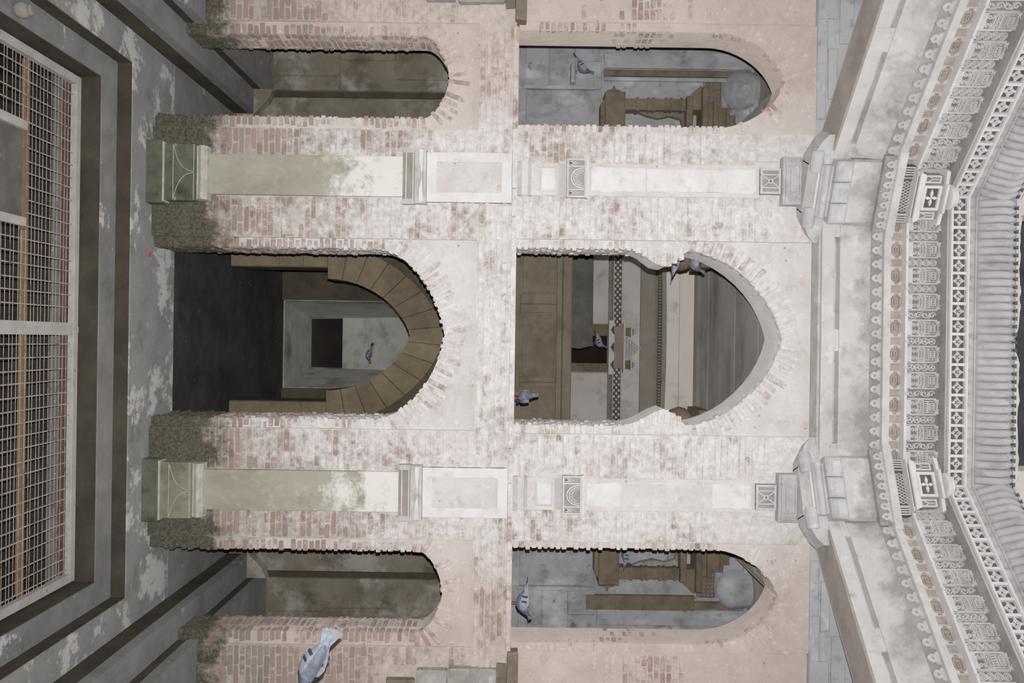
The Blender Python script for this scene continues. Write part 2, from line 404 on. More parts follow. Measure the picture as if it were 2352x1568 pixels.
    def mesh(s, name, mat, smooth=False):
        me = bpy.data.meshes.new(name)
        me.from_pydata(s.v, [], s.f)
        bm = bmesh.new(); bm.from_mesh(me)
        bmesh.ops.recalc_face_normals(bm, faces=bm.faces)
        bm.to_mesh(me); bm.free()
        me.materials.append(M[mat] if isinstance(mat, str) else mat)
        if smooth:
            me.polygons.foreach_set('use_smooth', [True] * len(me.polygons))
            try: me.set_sharp_from_angle(angle=math.radians(40))
            except Exception: pass
        return me
    def obj(s, name, mat, parent=None, smooth=False):
        return link(name, s.mesh(name, mat, smooth), parent)

def link(name, me, parent=None, loc=None, rot=None, sc=None):
    o = bpy.data.objects.new(name, me)
    COL.objects.link(o)
    if parent is not None: o.parent = parent
    if loc is not None: o.location = loc
    if rot is not None: o.rotation_euler = rot
    if sc is not None: o.scale = sc
    return o

def tag(o, label=None, cat=None, group=None, kind=None):
    if label: o['label'] = label
    if cat: o['category'] = cat
    if group: o['group'] = group
    if kind: o['kind'] = kind
    return o
def struct(o, label, cat, group=None): return tag(o, label, cat, group, 'structure')
def empty(name, loc=(0, 0, 0), rot=(0, 0, 0)):
    o = bpy.data.objects.new(name, None); o.empty_display_size = 0.1
    COL.objects.link(o); o.location = loc; o.rotation_euler = rot
    return o

# ------------------------------------------------------------------ rough brick pieces (unit size, shared)
def brick_mesh(mat, seed, cham=0.09, jit=0.05):
    rnd = random.Random(seed)
    bm = bmesh.new(); bmesh.ops.create_cube(bm, size=1.0)
    for v in bm.verts: v.co += Vector((rnd.uniform(-jit, jit) * 0.5, rnd.uniform(-jit, jit), rnd.uniform(-jit, jit) * 1.6))
    bmesh.ops.bevel(bm, geom=list(bm.edges), offset=cham, segments=1, affect='EDGES', profile=0.5)
    me = bpy.data.meshes.new('brick'); bm.to_mesh(me); bm.free()
    me.materials.append(M[mat])
    return me
BR = [brick_mesh('brick', k) for k in range(6)]
GB = [brick_mesh('grey_block', 20 + k, 0.04, 0.02) for k in range(3)]
OB = [brick_mesh('ochre', 30 + k, 0.02, 0.01) for k in range(3)]
DB = [brick_mesh('dim_stone', 40 + k, 0.02, 0.01) for k in range(3)]
WB = [brick_mesh('gallery_wall', 50 + k, 0.02, 0.008) for k in range(3)]
BB = [brick_mesh('brown_block', 60 + k, 0.04, 0.03) for k in range(3)]

def bricks(parent, x0, x1, z0, z1, y, L=0.205, pitch=0.0605, h=0.046, skip=0.03, proud=(0.004, 0.018), pal=BR, name='brick', depth=0.07, jag=0.0, gap=0.016):
    z = z0; row = 0
    while z + h * 0.7 < z1:
        x = x0 - (L * 0.5 if row % 2 else 0.0) + U(-0.02, 0.02)
        while x < x1 - 0.02:
            l = L * U(0.88, 1.1)
            a, b = max(x, x0 + U(0, jag)), min(x + l - gap, x1 - U(0, jag))
            if b - a > 0.035 and R() > skip:
                p = U(*proud)
                hh = h * U(0.86, 1.08)
                link(name, random.choice(pal), parent, ((a + b) / 2, y - p + depth / 2, z + hh / 2 + U(-0.003, 0.003)), (U(-0.01, 0.01), U(-0.014, 0.014), U(-0.012, 0.012)), (b - a, depth, hh))
            x += l
        z += pitch * U(0.985, 1.015); row += 1

# ------------------------------------------------------------------ arches
YF, YP = 8.20, 8.25               # pier face, sunk arch panel face
def acurve(t): return 0.82 * math.sqrt(max(0, 1 - t * t)) + 0.18 * (1 - abs(t))
def arch_pts(cx, w, zs, za, n=22):
    out = []
    for k in range(n + 1):
        t = math.cos(math.pi * k / n)
        out.append((cx + w * t, zs + (za - zs) * acurve(t)))
    return out                    # right spring -> apex -> left spring
def bay(name, x0, x1, z0, z1, cx, w, zs, za, zfloor, yb, label, jag=0.0):
    poly = [(x0, z0), (cx - w, z0)] + arch_pts(cx, w, zs, za)[::-1] + [(cx + w, z0), (x1, z0), (x1, z1), (x0, z1)]
    o = MB().prism(poly, YP, yb).obj(name, 'plaster')
    return struct(o, label, 'wall')
def jamb(parent, xe, sgn, z0, z1, yb, full=True, skip=0.05):
    """sgn = direction into the opening; brick ends along the front arris and along the reveal"""
    z = z0; h = 0.046
    while z < z1:
        l = U(0.085, 0.115); p = U(0.0, 0.02); s = U(0.006, 0.026)
        if R() > skip:
            xa = xe + sgn * s
            link('brick', random.choice(BR), parent, (xa - sgn * l / 2, YP - p + 0.06, z + h / 2), (U(-0.01, 0.01), U(-0.02, 0.02), 0), (l, 0.12, h * U(0.88, 1.08)))
        if full:
            y = YP + 0.12 + U(0, 0.05)
            while y < yb - 0.03:
                ly = min(U(0.17, 0.24), yb - y)
                s2 = U(0.004, 0.022)
                if R() > skip and ly > 0.04:
                    link('brick', random.choice(BR), parent, (xe + sgn * (s2 - 0.05), y + ly / 2, z + h / 2), (0, U(-0.02, 0.02), U(-0.015, 0.015)), (0.10, ly - 0.014, h * U(0.86, 1.08)))
                y += ly
        z += 0.0605
def voussoirs(parent, cx, w, zs, za, L=0.20, th=0.046, y=YP, fade=0.0):
    pts = arch_pts(cx, w, zs, za, 120)
    acc = 0.0; nxt = th * 0.5
    for a, b in zip(pts, pts[1:]):
        d = math.hypot(b[0] - a[0], b[1] - a[1])
        acc += d
        if acc >= nxt:
            nxt += th * U(1.22, 1.4)
            tx, tz = (b[0] - a[0]) / d, (b[1] - a[1]) / d
            nx, nz = tz, -tx            # outward (pts run right to left over the top)
            if nx * (a[0] - cx) + nz * (a[1] - zs) < 0: nx, nz = -nx, -nz
            if R() < fade: continue
            l = L * U(0.8, 1.15); s = U(-0.02, 0.004)
            c = (a[0] + nx * (l / 2 + s), y + 0.05 - U(0.004, 0.018), a[1] + nz * (l / 2 + s))
            link('voussoir_brick', random.choice(BR), parent, c, (0, -math.atan2(nz, nx) + U(-0.04, 0.04), 0), (l, 0.10, th * U(0.85, 1.1)))

ZA = -3.587                        # floor of the lower arches
# ------------------------------------------------------------------ lower storey walls
YBC, YBS = 8.82, 8.68              # back faces: middle bay, side bays
XP0, XP1, XS0, XS1, XO = 0.945, 2.03, 2.03, 3.10, 3.86
LC = dict(cx=0.0, w=0.855, zs=-1.40, za=-0.673)
wlc = bay('wall_lower_middle', -XP0, XP0, ZA, -0.36, LC['cx'], LC['w'], LC['zs'], LC['za'], ZA, YBC, 'limewashed wall around the wide pointed arch in the middle of the lower storey')
for sg in (-1, 1):
    jamb(wlc, sg * LC['w'], -sg, ZA + 0.02, LC['zs'] + 0.1, YBC)
voussoirs(wlc, L=0.24, **LC)
for sg, nm in ((-1, 'left'), (1, 'right')):
    cx = sg * 2.565
    z0 = -3.62
    S = dict(cx=cx, w=0.415, zs=-0.94, za=-0.660)
    xa, xb = sorted((sg * XS0, sg * XS1))
    w = bay('wall_lower_' + nm, xa, xb, z0, -0.36, cx, S['w'], S['zs'], S['za'], z0, YBS, 'narrow arched bay of the lower storey at the %s of the photo' % ('top' if sg < 0 else 'bottom'))
    jamb(w, cx + sg * S['w'], -sg, -3.28, S['zs'] + 0.05, YBS)
    jamb(w, cx - sg * S['w'], sg, ZA + 0.02, S['zs'] + 0.05, YBS, full=False)
    voussoirs(w, L=0.20, fade=0.25, **S)
    # pier with the pilaster
    xa, xb = sorted((sg * XP0, sg * XP1))
    p = struct(MB().box(xa, xb, YF, YBS, ZA - 0.03, -0.36).obj('wall_lower_pier_' + nm, 'mortar'), 'brick pier behind the lower pilaster at the %s, mossy at its foot' % ('upper side of the photo' if sg < 0 else 'lower side of the photo'), 'wall')
    xi, xo = sorted((sg * (XP0 + 0.005), sg * (1.554 - 0.205)))
    bricks(p, xi, xo, ZA + 0.01, -0.38, YF, jag=0.01, L=0.27)
    xi, xo = sorted((sg * (1.554 + 0.205), sg * (XP1 - 0.005)))
    bricks(p, xi, xo, ZA + 0.01, -0.38, YF, jag=0.01, L=0.27)
    # outer pier
    xa, xb = sorted((sg * XS1, sg * XO))
    p = struct(MB().box(xa, xb, YF + 0.02, YBS, -3.2, -0.36).obj('wall_lower_outer_' + nm, 'mortar'), 'brick wall beyond the narrow lower arch at the very %s edge of the photo' % ('top' if sg < 0 else 'bottom'), 'wall')
    xi, xo = sorted((sg * (XS1 + 0.01), sg * 3.72))
    bricks(p, xi, xo, -3.08, -0.95 if sg < 0 else -1.25, YF + 0.02, skip=0.08)
    bricks(p, *sorted((sg * (XS1 + 0.01), sg * 3.28)), -0.95 if sg < 0 else -1.25, -0.38, YF + 0.02, skip=0.35)
    for (ax, bx, az, bz, pal) in ((3.30, 3.62, -0.90, -0.60, GB), (3.28, 3.64, -0.585, -0.10, GB), (3.64, 3.85, -0.8, -0.2, GB), (3.40, 3.66, -1.2, -0.92, BB)):
        link('stone_block', random.choice(pal), p, (sg * (ax + bx) / 2, YF - 0.0, (az + bz) / 2), None, (bx - ax, 0.12, bz - az))

# ------------------------------------------------------------------ floor band between the storeys
fb = struct(MB().box(-XO, XO, YF, 8.9, -0.36, 0.005).box(-3.05, 3.05, YF - 0.02, 8.9, 0.005, 0.03).obj('wall_floor_band', 'mortar'), 'horizontal band of long thin courses between the two storeys', 'wall')
z = -0.345
for row in range(6):
    x = -3.1 + U(0, 0.2)
    while x < 3.1:
        l = U(0.22, 0.48)
        if R() > 0.10 and not (1.33 < abs(x + l / 2) < 1.77):
            link('brick', random.choice(BR), fb, (x + l / 2, YF + 0.03 - U(0.0, 0.02), z + 0.023), (U(-0.01, 0.01), U(-0.012, 0.012), U(-0.01, 0.01)), (l - 0.016, 0.08, 0.044 * U(0.8, 1.1)))
        x += l
    z += 0.0585
# pale arris slabs on the band's upper edge
x = -3.05
while x < 3.05:
    l = U(0.28, 0.6)
    link('edge_slab', random.choice(BR), fb, (x + l / 2, YF - 0.005, 0.002), (0, 0, 0), (l - 0.012, 0.09, 0.048))
    x += l
for sg in (-1, 1):
    link('stone_beam', random.choice(BB), fb, (sg * 3.47, YF + 0.02, 0.045), None, (0.74, 0.22, 0.11))
    link('stone_beam', random.choice(BB), fb, (sg * 3.55, YF + 0.05, -0.06), None, (0.62, 0.16, 0.10))

# ------------------------------------------------------------------ upper storey walls
ZU, ZT = 0.03, 2.975
UC = dict(cx=0.0, w=0.885, zs=1.65, za=2.695)
wuc = bay('wall_upper_middle', -XP0 - 0.02, XP0 + 0.02, ZU, ZT, UC['cx'], UC['w'], UC['zs'], UC['za'], ZU, YBC, 'bright limewashed wall around the wide pointed arch in the middle of the upper storey')
for sg in (-1, 1):
    jamb(wuc, sg * UC['w'], -sg, ZU + 0.01, UC['zs'] + 0.15, YBC)
voussoirs(wuc, L=0.20, th=0.05, **UC)
# broken springers: lumps of brick left hanging inside the opening
for sg, zz in ((-1, ((1.18, 0.0), (1.30, 0.06), (1.42, 0.15), (1.52, 0.17), (1.60, 0.12), (1.74, 0.02), (1.80, -0.03))), (1, ((1.10, 0.0), (1.26, 0.05), (1.42, 0.14), (1.52, 0.18), (1.62, 0.13), (1.76, 0.0), (1.80, -0.03)))):
    poly = [(sg * (UC['w'] + 0.06), zz[0][0])] + [(sg * (UC['w'] - d), q) for q, d in zz] + [(sg * (UC['w'] + 0.06), zz[-1][0])]
    MB().prism(poly, YP - 0.01, YBC - 0.12).obj('broken_springer', 'plaster', wuc)
    for q in range(8):
        zq = 1.24 + q * 0.062
        d = max(0.02, 0.17 - abs(zq - 1.52) * 0.5)
        link('brick', random.choice(BR), wuc, (sg * (UC['w'] - d + 0.05), YP - 0.012 + 0.04, zq), (0, U(-0.06, 0.06), 0), (0.13, 0.1, 0.048))
for sg, nm in ((-1, 'left'), (1, 'right')):
    cx = sg * 2.575
    S = dict(cx=cx, w=0.475, zs=1.99, za=2.69)
    xa, xb = sorted((sg * XS0, sg * (XS1 + 0.03)))
    w = bay('wall_upper_' + nm, xa, xb, ZU, ZT + 0.02, cx, S['w'], S['zs'], S['za'], ZU, YBS, 'pinkish plastered bay around the narrow upper arch at the %s of the photo' % ('top' if sg < 0 else 'bottom'))
    jamb(w, cx - sg * S['w'], sg, ZU + 0.01, S['zs'] + 0.05, YBS, full=False)
    # the outer reveal shows brick only in patches
    z = 1.0
    for k in range(11):
        for y0 in (YP + 0.02, YP + 0.19, YP + 0.33):
            if R() < 0.75 - abs(k - 5) * 0.09:
                link('brick', random.choice(BR), w, (cx + sg * (S['w'] + 0.045), y0 + 0.07, 0.95 + k * 0.0615), (0, U(-0.02, 0.02), 0), (0.10, 0.13, 0.044))
    for k in range(16):
        if R() < 0.7:
            link('brick', random.choice(BR), w, (cx + sg * (S['w'] + 0.05), YP + 0.045, 0.25 + k * 0.062), (0, U(-0.02, 0.02), 0), (0.1, 0.10, 0.044))
    voussoirs(w, L=0.20, fade=0.45, y=YP + 0.010, **S)
    xa, xb = sorted((sg * (XP0 + 0.02), sg * XP1))
    p = struct(MB().box(xa, xb, YF, YBS, 0.005, ZT).obj('wall_upper_pier_' + nm, 'mortar'), 'limewashed brick pier behind the upper pilaster at the %s' % ('upper side of the photo' if sg < 0 else 'lower side of the photo'), 'wall')
    bricks(p, *sorted((sg * (XP0 + 0.025), sg * (1.554 - 0.16))), 0.03, 2.6, YF, jag=0.012, skip=0.07, proud=(0.004, 0.022))
    bricks(p, *sorted((sg * (1.554 + 0.16), sg * (XP1 - 0.005))), 0.03, 2.1, YF, jag=0.012, skip=0.10, proud=(0.004, 0.020))
    xa, xb = sorted((sg * (XS1 + 0.03), sg * XO))
    p = struct(MB().box(xa, xb, YF + 0.02, YBS, 0.10, ZT).obj('wall_upper_outer_' + nm, 'plaster'), 'pink plastered wall with a few bare bricks beyond the narrow upper arch at the very %s edge' % ('top' if sg < 0 else 'bottom'), 'wall')
    for k in range(34):
        zc = 0.55 + k * 0.062
        pr = math.exp(-((zc - 1.35) / 0.42) ** 2)
        if R() < pr:
            x = XS1 + 0.05
            while x < XS1 + 0.05 + 0.34 * pr + 0.05:
                l = U(0.08, 0.2)
                link('brick', random.choice(BR), p, (sg * (x + l / 2), YF + 0.05, zc), (0, U(-0.02, 0.02), 0), (l - 0.015, 0.08, 0.044))
                x += l
# bluish wall that carries on above the arch panels, behind the beams
for sg, nm in ((-1, 'left'), (1, 'right')):
    xa, xb = sorted((sg * 1.8, sg * XO))
    w = struct(MB().box(xa, xb, YF + 0.05, 8.7, ZT + 0.02, 4.5).obj('wall_corner_' + nm, 'blue_wall'), 'bluish grey strip of wall above the narrow arch, behind the slanting beam at the %s' % ('top right' if sg < 0 else 'bottom right'), 'wall')
    for (ax, bx, az, bz) in ((2.2, 2.75, 3.0, 3.09), (2.75, 3.2, 3.0, 3.10), (3.2, 3.7, 3.0, 3.2), (2.4, 2.9, 3.11, 3.2), (2.95, 3.6, 3.22, 3.36)):
        MB().cbox(sg * ax if sg > 0 else -bx, sg * bx if sg > 0 else -ax, YF + 0.02, YF + 0.1, az, bz, 0.01).obj('stone_block', 'blue_wall', w)

# ------------------------------------------------------------------ steps, floors and the well pit
HB, HG = -3.733, -3.95
YB1, YB2 = 7.76, 7.474
XB1, XB2 = 2.51, 2.285
YN = 1.6                           # near end of everything
def slab(name, rects, z0, z1, mat, label, cat='floor'):
    m = MB()
    for (x0, x1, y0, y1) in rects: m.box(x0, x1, y0, y1, z0, z1)
    return struct(m.obj(name, mat), label, cat)
f_up = slab('floor_upper_step', [(-2.8, 2.8, YB1, 8.76), (-2.8, -XB1, YN, YB1), (XB1, 2.8, YN, YB1)], ZA - 0.10, ZA, 'ledge', 'pale stained upper step that runs along the foot of the arches')
f_lo = slab('floor_lower_step', [(-XB1 - 0.02, XB1 + 0.02, YB2, YB1 + 0.02), (-XB1 - 0.02, -XB2, YN, YB2), (XB2, XB1 + 0.02, YN, YB2)], HB - 0.10, HB, 'tread', 'grey lower step that frames the grated well')
def frame_riser(name, x, y, z0, z1, label, t=0.03):
    m = MB()
    m.box(-x - t, x + t, y, y + t, z0, z1); m.box(-x - t, -x, YN, y, z0, z1); m.box(x, x + t, YN, y, z0, z1)
    return struct(m.obj(name, 'riser'), label, 'riser')
frame_riser('floor_riser_upper', XB1 - 0.004, YB1 - 0.004, HB, ZA - 0.012, 'dark damp riser under the upper step')
frame_riser('floor_riser_lower', XB2 - 0.004, YB2 - 0.004, HG - 0.02, HB - 0.012, 'dark damp riser between the grate and the lower step')
for sg, nm in ((-1, 'left'), (1, 'right')):
    wh = 'top left' if sg < 0 else 'bottom left'
    a, b = sorted((sg * 2.8, sg * 3.07))
    struct(MB().box(a, b, YN, 10.55, -3.40, -3.29).obj('floor_side_step_' + nm, 'tread'), 'grey side step running back through the narrow lower arch, %s' % wh, 'floor')
    a, b = sorted((sg * 2.806, sg * 2.84))
    struct(MB().box(a, b, YN, 10.55, ZA - 0.05, -3.302).obj('floor_side_riser_' + nm, 'riser'), 'dark riser of the side step, %s' % wh, 'riser')
    a, b = sorted((sg * 3.07, sg * 3.86))
    struct(MB().box(a, b, YN, 10.55, -3.2, -3.09).obj('floor_side_platform_' + nm, 'tread'), 'grey platform above the side step at the %s corner' % wh, 'floor')
    a, b = sorted((sg * 3.076, sg * 3.11))
    struct(MB().box(a, b, YN, 10.55, -3.32, -3.102).obj('floor_platform_riser_' + nm, 'riser'), 'dark upper riser below the side platform, %s' % wh, 'riser')
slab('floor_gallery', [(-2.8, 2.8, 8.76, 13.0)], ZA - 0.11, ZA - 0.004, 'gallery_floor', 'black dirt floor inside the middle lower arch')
for sg, nm in ((-1, 'left'), (1, 'right')):
    slab('floor_side_room_' + nm, [(*sorted((sg * 1.95, sg * 2.8)), 8.70, 10.55)], ZA - 0.1, ZA + 0.003, 'tread', 'grey stone floor inside the narrow lower arch, %s' % ('top left' if sg < 0 else 'bottom left'))
# pit under the grate
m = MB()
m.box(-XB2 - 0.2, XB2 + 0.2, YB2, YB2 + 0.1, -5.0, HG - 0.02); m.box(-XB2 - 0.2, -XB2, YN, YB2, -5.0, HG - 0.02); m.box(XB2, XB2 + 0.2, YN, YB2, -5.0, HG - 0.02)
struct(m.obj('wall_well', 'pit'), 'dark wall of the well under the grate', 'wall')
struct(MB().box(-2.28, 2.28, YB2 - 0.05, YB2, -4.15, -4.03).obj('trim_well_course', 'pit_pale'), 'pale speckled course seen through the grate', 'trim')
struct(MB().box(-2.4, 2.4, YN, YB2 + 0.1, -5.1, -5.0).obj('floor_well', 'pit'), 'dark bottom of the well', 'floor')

# the grate
g = tag(empty('well_grate', (0, 6.3, HG)), 'large rectangular iron grate with a pale frame lying over the well', 'grate')
gl = Vector((0, 6.3, HG))
def gp(mb, name, mat): o = mb.obj(name, mat, g); o.location = -gl; return o
GX, GY0, GY1 = 2.255, 4.3, 7.44
for (a, b, c, d) in ((-GX, GX, GY1 - 0.075, GY1), (-GX, GX, GY0, GY0 + 0.07), (-GX, -GX + 0.075, GY0 + 0.07, GY1 - 0.075), (GX - 0.075, GX, GY0 + 0.07, GY1 - 0.075)):
    gp(MB().cbox(a, b, c, d, HG - 0.01, HG + 0.045, 0.004), 'frame_bar', 'frame_metal')
gp(MB().box(-0.055, 0.055, GY0 + 0.07, GY1 - 0.07, HG - 0.005, HG + 0.04).box(-0.012, 0.0, GY0 + 0.07, GY1 - 0.07, HG + 0.04, HG + 0.046), 'centre_beam', 'frame_metal')
gp(MB().box(-0.02, 0.03, GY1 - 0.0, GY1 + 0.06, HG + 0.02, HG + 0.035), 'latch', 'frame_metal')
gp(MB().box(-GX + 0.08, GX - 0.08, GY1 - 0.12, GY1 - 0.08, HG - 0.06, HG - 0.012), 'inner_angle', 'rust_dark')
hx0, hx1, hy = -1.62, -0.84, 6.62
bm_ = MB().box(0, 1, 0, 1, 0, 1)
rod_me = MB().tube((0, 0, 0), (0, 1, 0), 1.0, 5).mesh('grate_rod', 'rod')
x = -GX + 0.16
while x < GX - 0.09:
    if abs(x) > 0.09:
        y0 = hy if hx0 - 0.02 < x < hx1 + 0.02 else GY0 + 0.05
        link('long_rod', rod_me, g, Vector((x + U(-0.006, 0.006), y0, HG + 0.012 + U(-0.004, 0.004))) - gl, (U(-0.002, 0.002), 0, U(-0.002, 0.002)), (0.0058, GY1 - 0.07 - y0, 0.0058))
    x += 0.106
y = GY0 + 0.13
k = 0
crod = MB().tube((0, 0, 0), (1, 0, 0), 1.0, 5).mesh('cross_rod', 'rod')
while y < GY1 - 0.1:
    for (xa, xb) in ((-GX + 0.07, -0.055), (0.055, GX - 0.07)):
        segs = [(xa, xb)]
        if y < hy and xa < hx0: segs = [(xa, hx0), (hx1, xb)]
        for a, b in segs:
            link('cross_rod', crod, g, Vector((a, y + U(-0.01, 0.01), HG + 0.002)) - gl, (0, U(-0.0015, 0.0015), U(-0.004, 0.004)), (b - a, 0.0028, 0.0028))
    y += 0.0555; k += 1
for (xa, xb) in ((-GX + 0.075, -0.055), (0.055, GX - 0.075)):
    gp(MB().box(xa, xb, 6.70, 6.755, HG - 0.05, HG - 0.012), 'cross_bar', 'rust')
gp(MB().box(hx0, hx1, GY0 + 0.1, hy, HG + 0.0, HG + 0.012), 'hatch_plate', 'slab_dark')
for (a, b, c, d) in ((hx0 - 0.03, hx0 + 0.04, GY0 + 0.1, hy), (hx1 - 0.04, hx1 + 0.03, GY0 + 0.1, hy)):
    gp(MB().box(a, b, c, d, HG + 0.01, HG + 0.05), 'hatch_rail', 'frame_metal')
gp(MB().box(hx0 - 0.05, hx1 + 0.05, hy, hy + 0.05, HG - 0.01, HG + 0.02), 'hatch_edge', 'rust')
# odds and ends lying about
tag(MB().ball((0, 0, 0.05), 0.062, 0.062, 0.06).lathe([(0.03, 0.1), (0.04, 0.115), (0.03, 0.12)], n=10).obj('clay_pot', 'capital_shade', None, True), 'small round pale pot on the lower step at the top left corner', 'pot').location = (-2.36, 6.16, HB)
rs = tag(MB().prism([(-0.05, 0.0), (-0.02, 0.028), (0.01, 0.012), (0.04, 0.022), (0.075, 0.004), (0.03, 0.0)], 0, 0.025).obj('red_scrap', 'red'), 'red scrap of cloth at the foot of the mossy pier by the middle arch', 'scrap')
rs.location = P(380, 580, 8.14); rs.location.z = ZA + 0.003
rs.scale = (0.6, 0.8, 0.7); rs.rotation_euler = (0, 0, math.radians(-20))

# ------------------------------------------------------------------ rooms behind the lower arches
YW = 10.55
def blocks(parent, x0, x1, z0, z1, y, L, H, pal, depth=0.05, proud=0.006, name='stone_block'):
    z = z0; row = 0
    while z < z1 - 0.04:
        h = min(H * U(0.85, 1.15), z1 - z)
        if z1 - (z + h) < 0.1: h = z1 - z
        x = x0 - (U(0.2, 0.6) * L if row % 2 else 0)
        while x < x1 - 0.03:
            l = L * U(0.8, 1.2)
            a, b = max(x, x0), min(x + l, x1)
            if b - a > 0.06:
                link(name, random.choice(pal), parent, ((a + b) / 2, y + depth / 2 - proud * U(0.2, 1), (z + h / 2)), None, (b - a - 0.006, depth, h - 0.006))
            x += l
        z += h; row += 1
# middle: ochre wall with its own pointed arch
bw = 0.78; iw = 0.71
pts = arch_pts(0, iw, -2.36, -1.30)
poly = [(-2.0, ZA - 0.02), (-0.85, ZA - 0.02), (-0.85, -2.36)] + pts[::-1] + [(0.85, -2.36), (0.85, ZA - 0.02), (2.0, ZA - 0.02), (2.0, -0.3), (-2.0, -0.3)]
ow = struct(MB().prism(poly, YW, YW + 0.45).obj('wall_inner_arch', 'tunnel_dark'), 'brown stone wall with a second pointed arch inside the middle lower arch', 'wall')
for k in range(15):                                     # ring of wedge stones
    a0, a1 = k / 15, (k + 1) / 15
    def ring(t, off):
        c = math.cos(math.pi * t)
        return (0 + (iw + off) * c, -2.36 + (1.06 + off * 1.05) * acurve(c))
    g_ = 0.0018
    q = [ring(a0 + g_, 0.0), ring((a0 + a1) / 2, 0.0), ring(a1 - g_, 0.0), ring(a1 - g_, 0.42), ring((a0 + a1) / 2, 0.42), ring(a0 + g_, 0.42)]
    MB().prism(q, YW - 0.025 - U(0, 0.004), YW + 0.3).obj('voussoir_stone', 'ochre', ow)
for sg in (-1, 1):
    for (a, b, z0, z1, n) in ((0.86, 1.15, ZA, -2.36, 4), (1.15, 1.75, ZA, -2.36, 3), (1.14, 1.75, -2.36, -1.1, 3)):
        for k in range(n):
            q0, q1 = z0 + (z1 - z0) * k / n, z0 + (z1 - z0) * (k + 1) / n
            link('stone_block', random.choice(OB), ow, (sg * (a + b) / 2, YW + 0.0, (q0 + q1) / 2), None, (b - a - 0.004, 0.05, q1 - q0 - 0.004))
# passage behind it
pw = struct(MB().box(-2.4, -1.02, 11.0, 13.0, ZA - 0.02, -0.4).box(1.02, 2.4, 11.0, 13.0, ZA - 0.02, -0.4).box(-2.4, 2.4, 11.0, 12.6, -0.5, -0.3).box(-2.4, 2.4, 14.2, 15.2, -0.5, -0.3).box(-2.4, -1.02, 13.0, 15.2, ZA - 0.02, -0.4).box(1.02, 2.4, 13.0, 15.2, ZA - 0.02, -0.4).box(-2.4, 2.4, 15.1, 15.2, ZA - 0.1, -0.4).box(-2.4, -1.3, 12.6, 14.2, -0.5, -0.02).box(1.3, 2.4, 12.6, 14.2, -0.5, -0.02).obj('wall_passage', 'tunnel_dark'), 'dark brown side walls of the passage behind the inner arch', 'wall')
for sg in (-1, 1):
    for k in range(4):
        link('stone_block', random.choice(OB), pw, (sg * 1.04, 11.2 + 0.5 * k, -1.6), None, (0.1, 0.49, 1.2))
# the splayed opening at its end
zfl = ZA + 0.02
def quad_prism(mb, bot, top): return mb.add(list(bot) + list(top), [(3, 2, 1, 0), (4, 5, 6, 7), (0, 1, 5, 4), (1, 2, 6, 5), (2, 3, 7, 6), (3, 0, 4, 7)])
zs0 = zfl
m = MB()
quad_prism(m, [(-0.54, 12.98, zs0 - 0.1), (0.82, 12.98, zs0 - 0.1), (0.55, 14.6, zs0 - 0.1), (-0.29, 14.6, zs0 - 0.1)], [(-0.54, 12.98, zs0), (0.82, 12.98, zs0), (0.55, 14.6, zs0 + 0.03), (-0.29, 14.6, zs0 + 0.03)])
struct(m.obj('floor_recess', 'tunnel'), 'pale tapering floor of the recess at the end of the lower passage', 'floor')
m = MB()
quad_prism(m, [(-0.54, 13.0, zs0 - 0.15), (-0.29, 14.6, zs0 - 0.15), (-0.6, 14.8, zs0 - 0.15), (-1.0, 13.0, zs0 - 0.15)], [(-0.54, 13.0, -0.5), (-0.36, 14.6, -0.5), (-0.6, 14.8, -0.5), (-1.0, 13.0, -0.5)])
quad_prism(m, [(0.55, 14.6, zs0 - 0.15), (0.82, 13.0, zs0 - 0.15), (1.0, 13.0, zs0 - 0.15), (0.75, 14.8, zs0 - 0.15)], [(0.62, 14.6, -0.5), (0.82, 13.0, -0.5), (1.0, 13.0, -0.5), (0.75, 14.8, -0.5)])
struct(m.obj('wall_recess_side', 'tunnel'), 'grey splayed sides of the recess at the end of the lower passage', 'wall')
struct(MB().box(-1.2, -0.55, 12.9, 12.99, zs0 - 0.1, -0.5).box(0.83, 1.2, 12.9, 12.99, zs0 - 0.1, -0.5).obj('wall_recess_front', 'tunnel_dark'), 'dark brown jambs framing the pale recess in the lower passage', 'wall')
bwall = struct(MB().box(-0.6, 0.8, 14.55, 14.8, -2.98, -0.5).obj('wall_recess_end', 'tunnel'), 'pale grey end wall above the low dark hole, where a pigeon flies past', 'wall')
MB().box(-0.6, 0.8, 14.53, 14.57, -2.02, -0.5).obj('stone_slab', 'tunnel', bwall)
struct(MB().box(-0.6, 0.8, 14.95, 15.1, -3.7, -2.9).obj('wall_hole', 'black'), 'black back of the low hole at the end of the passage', 'wall')
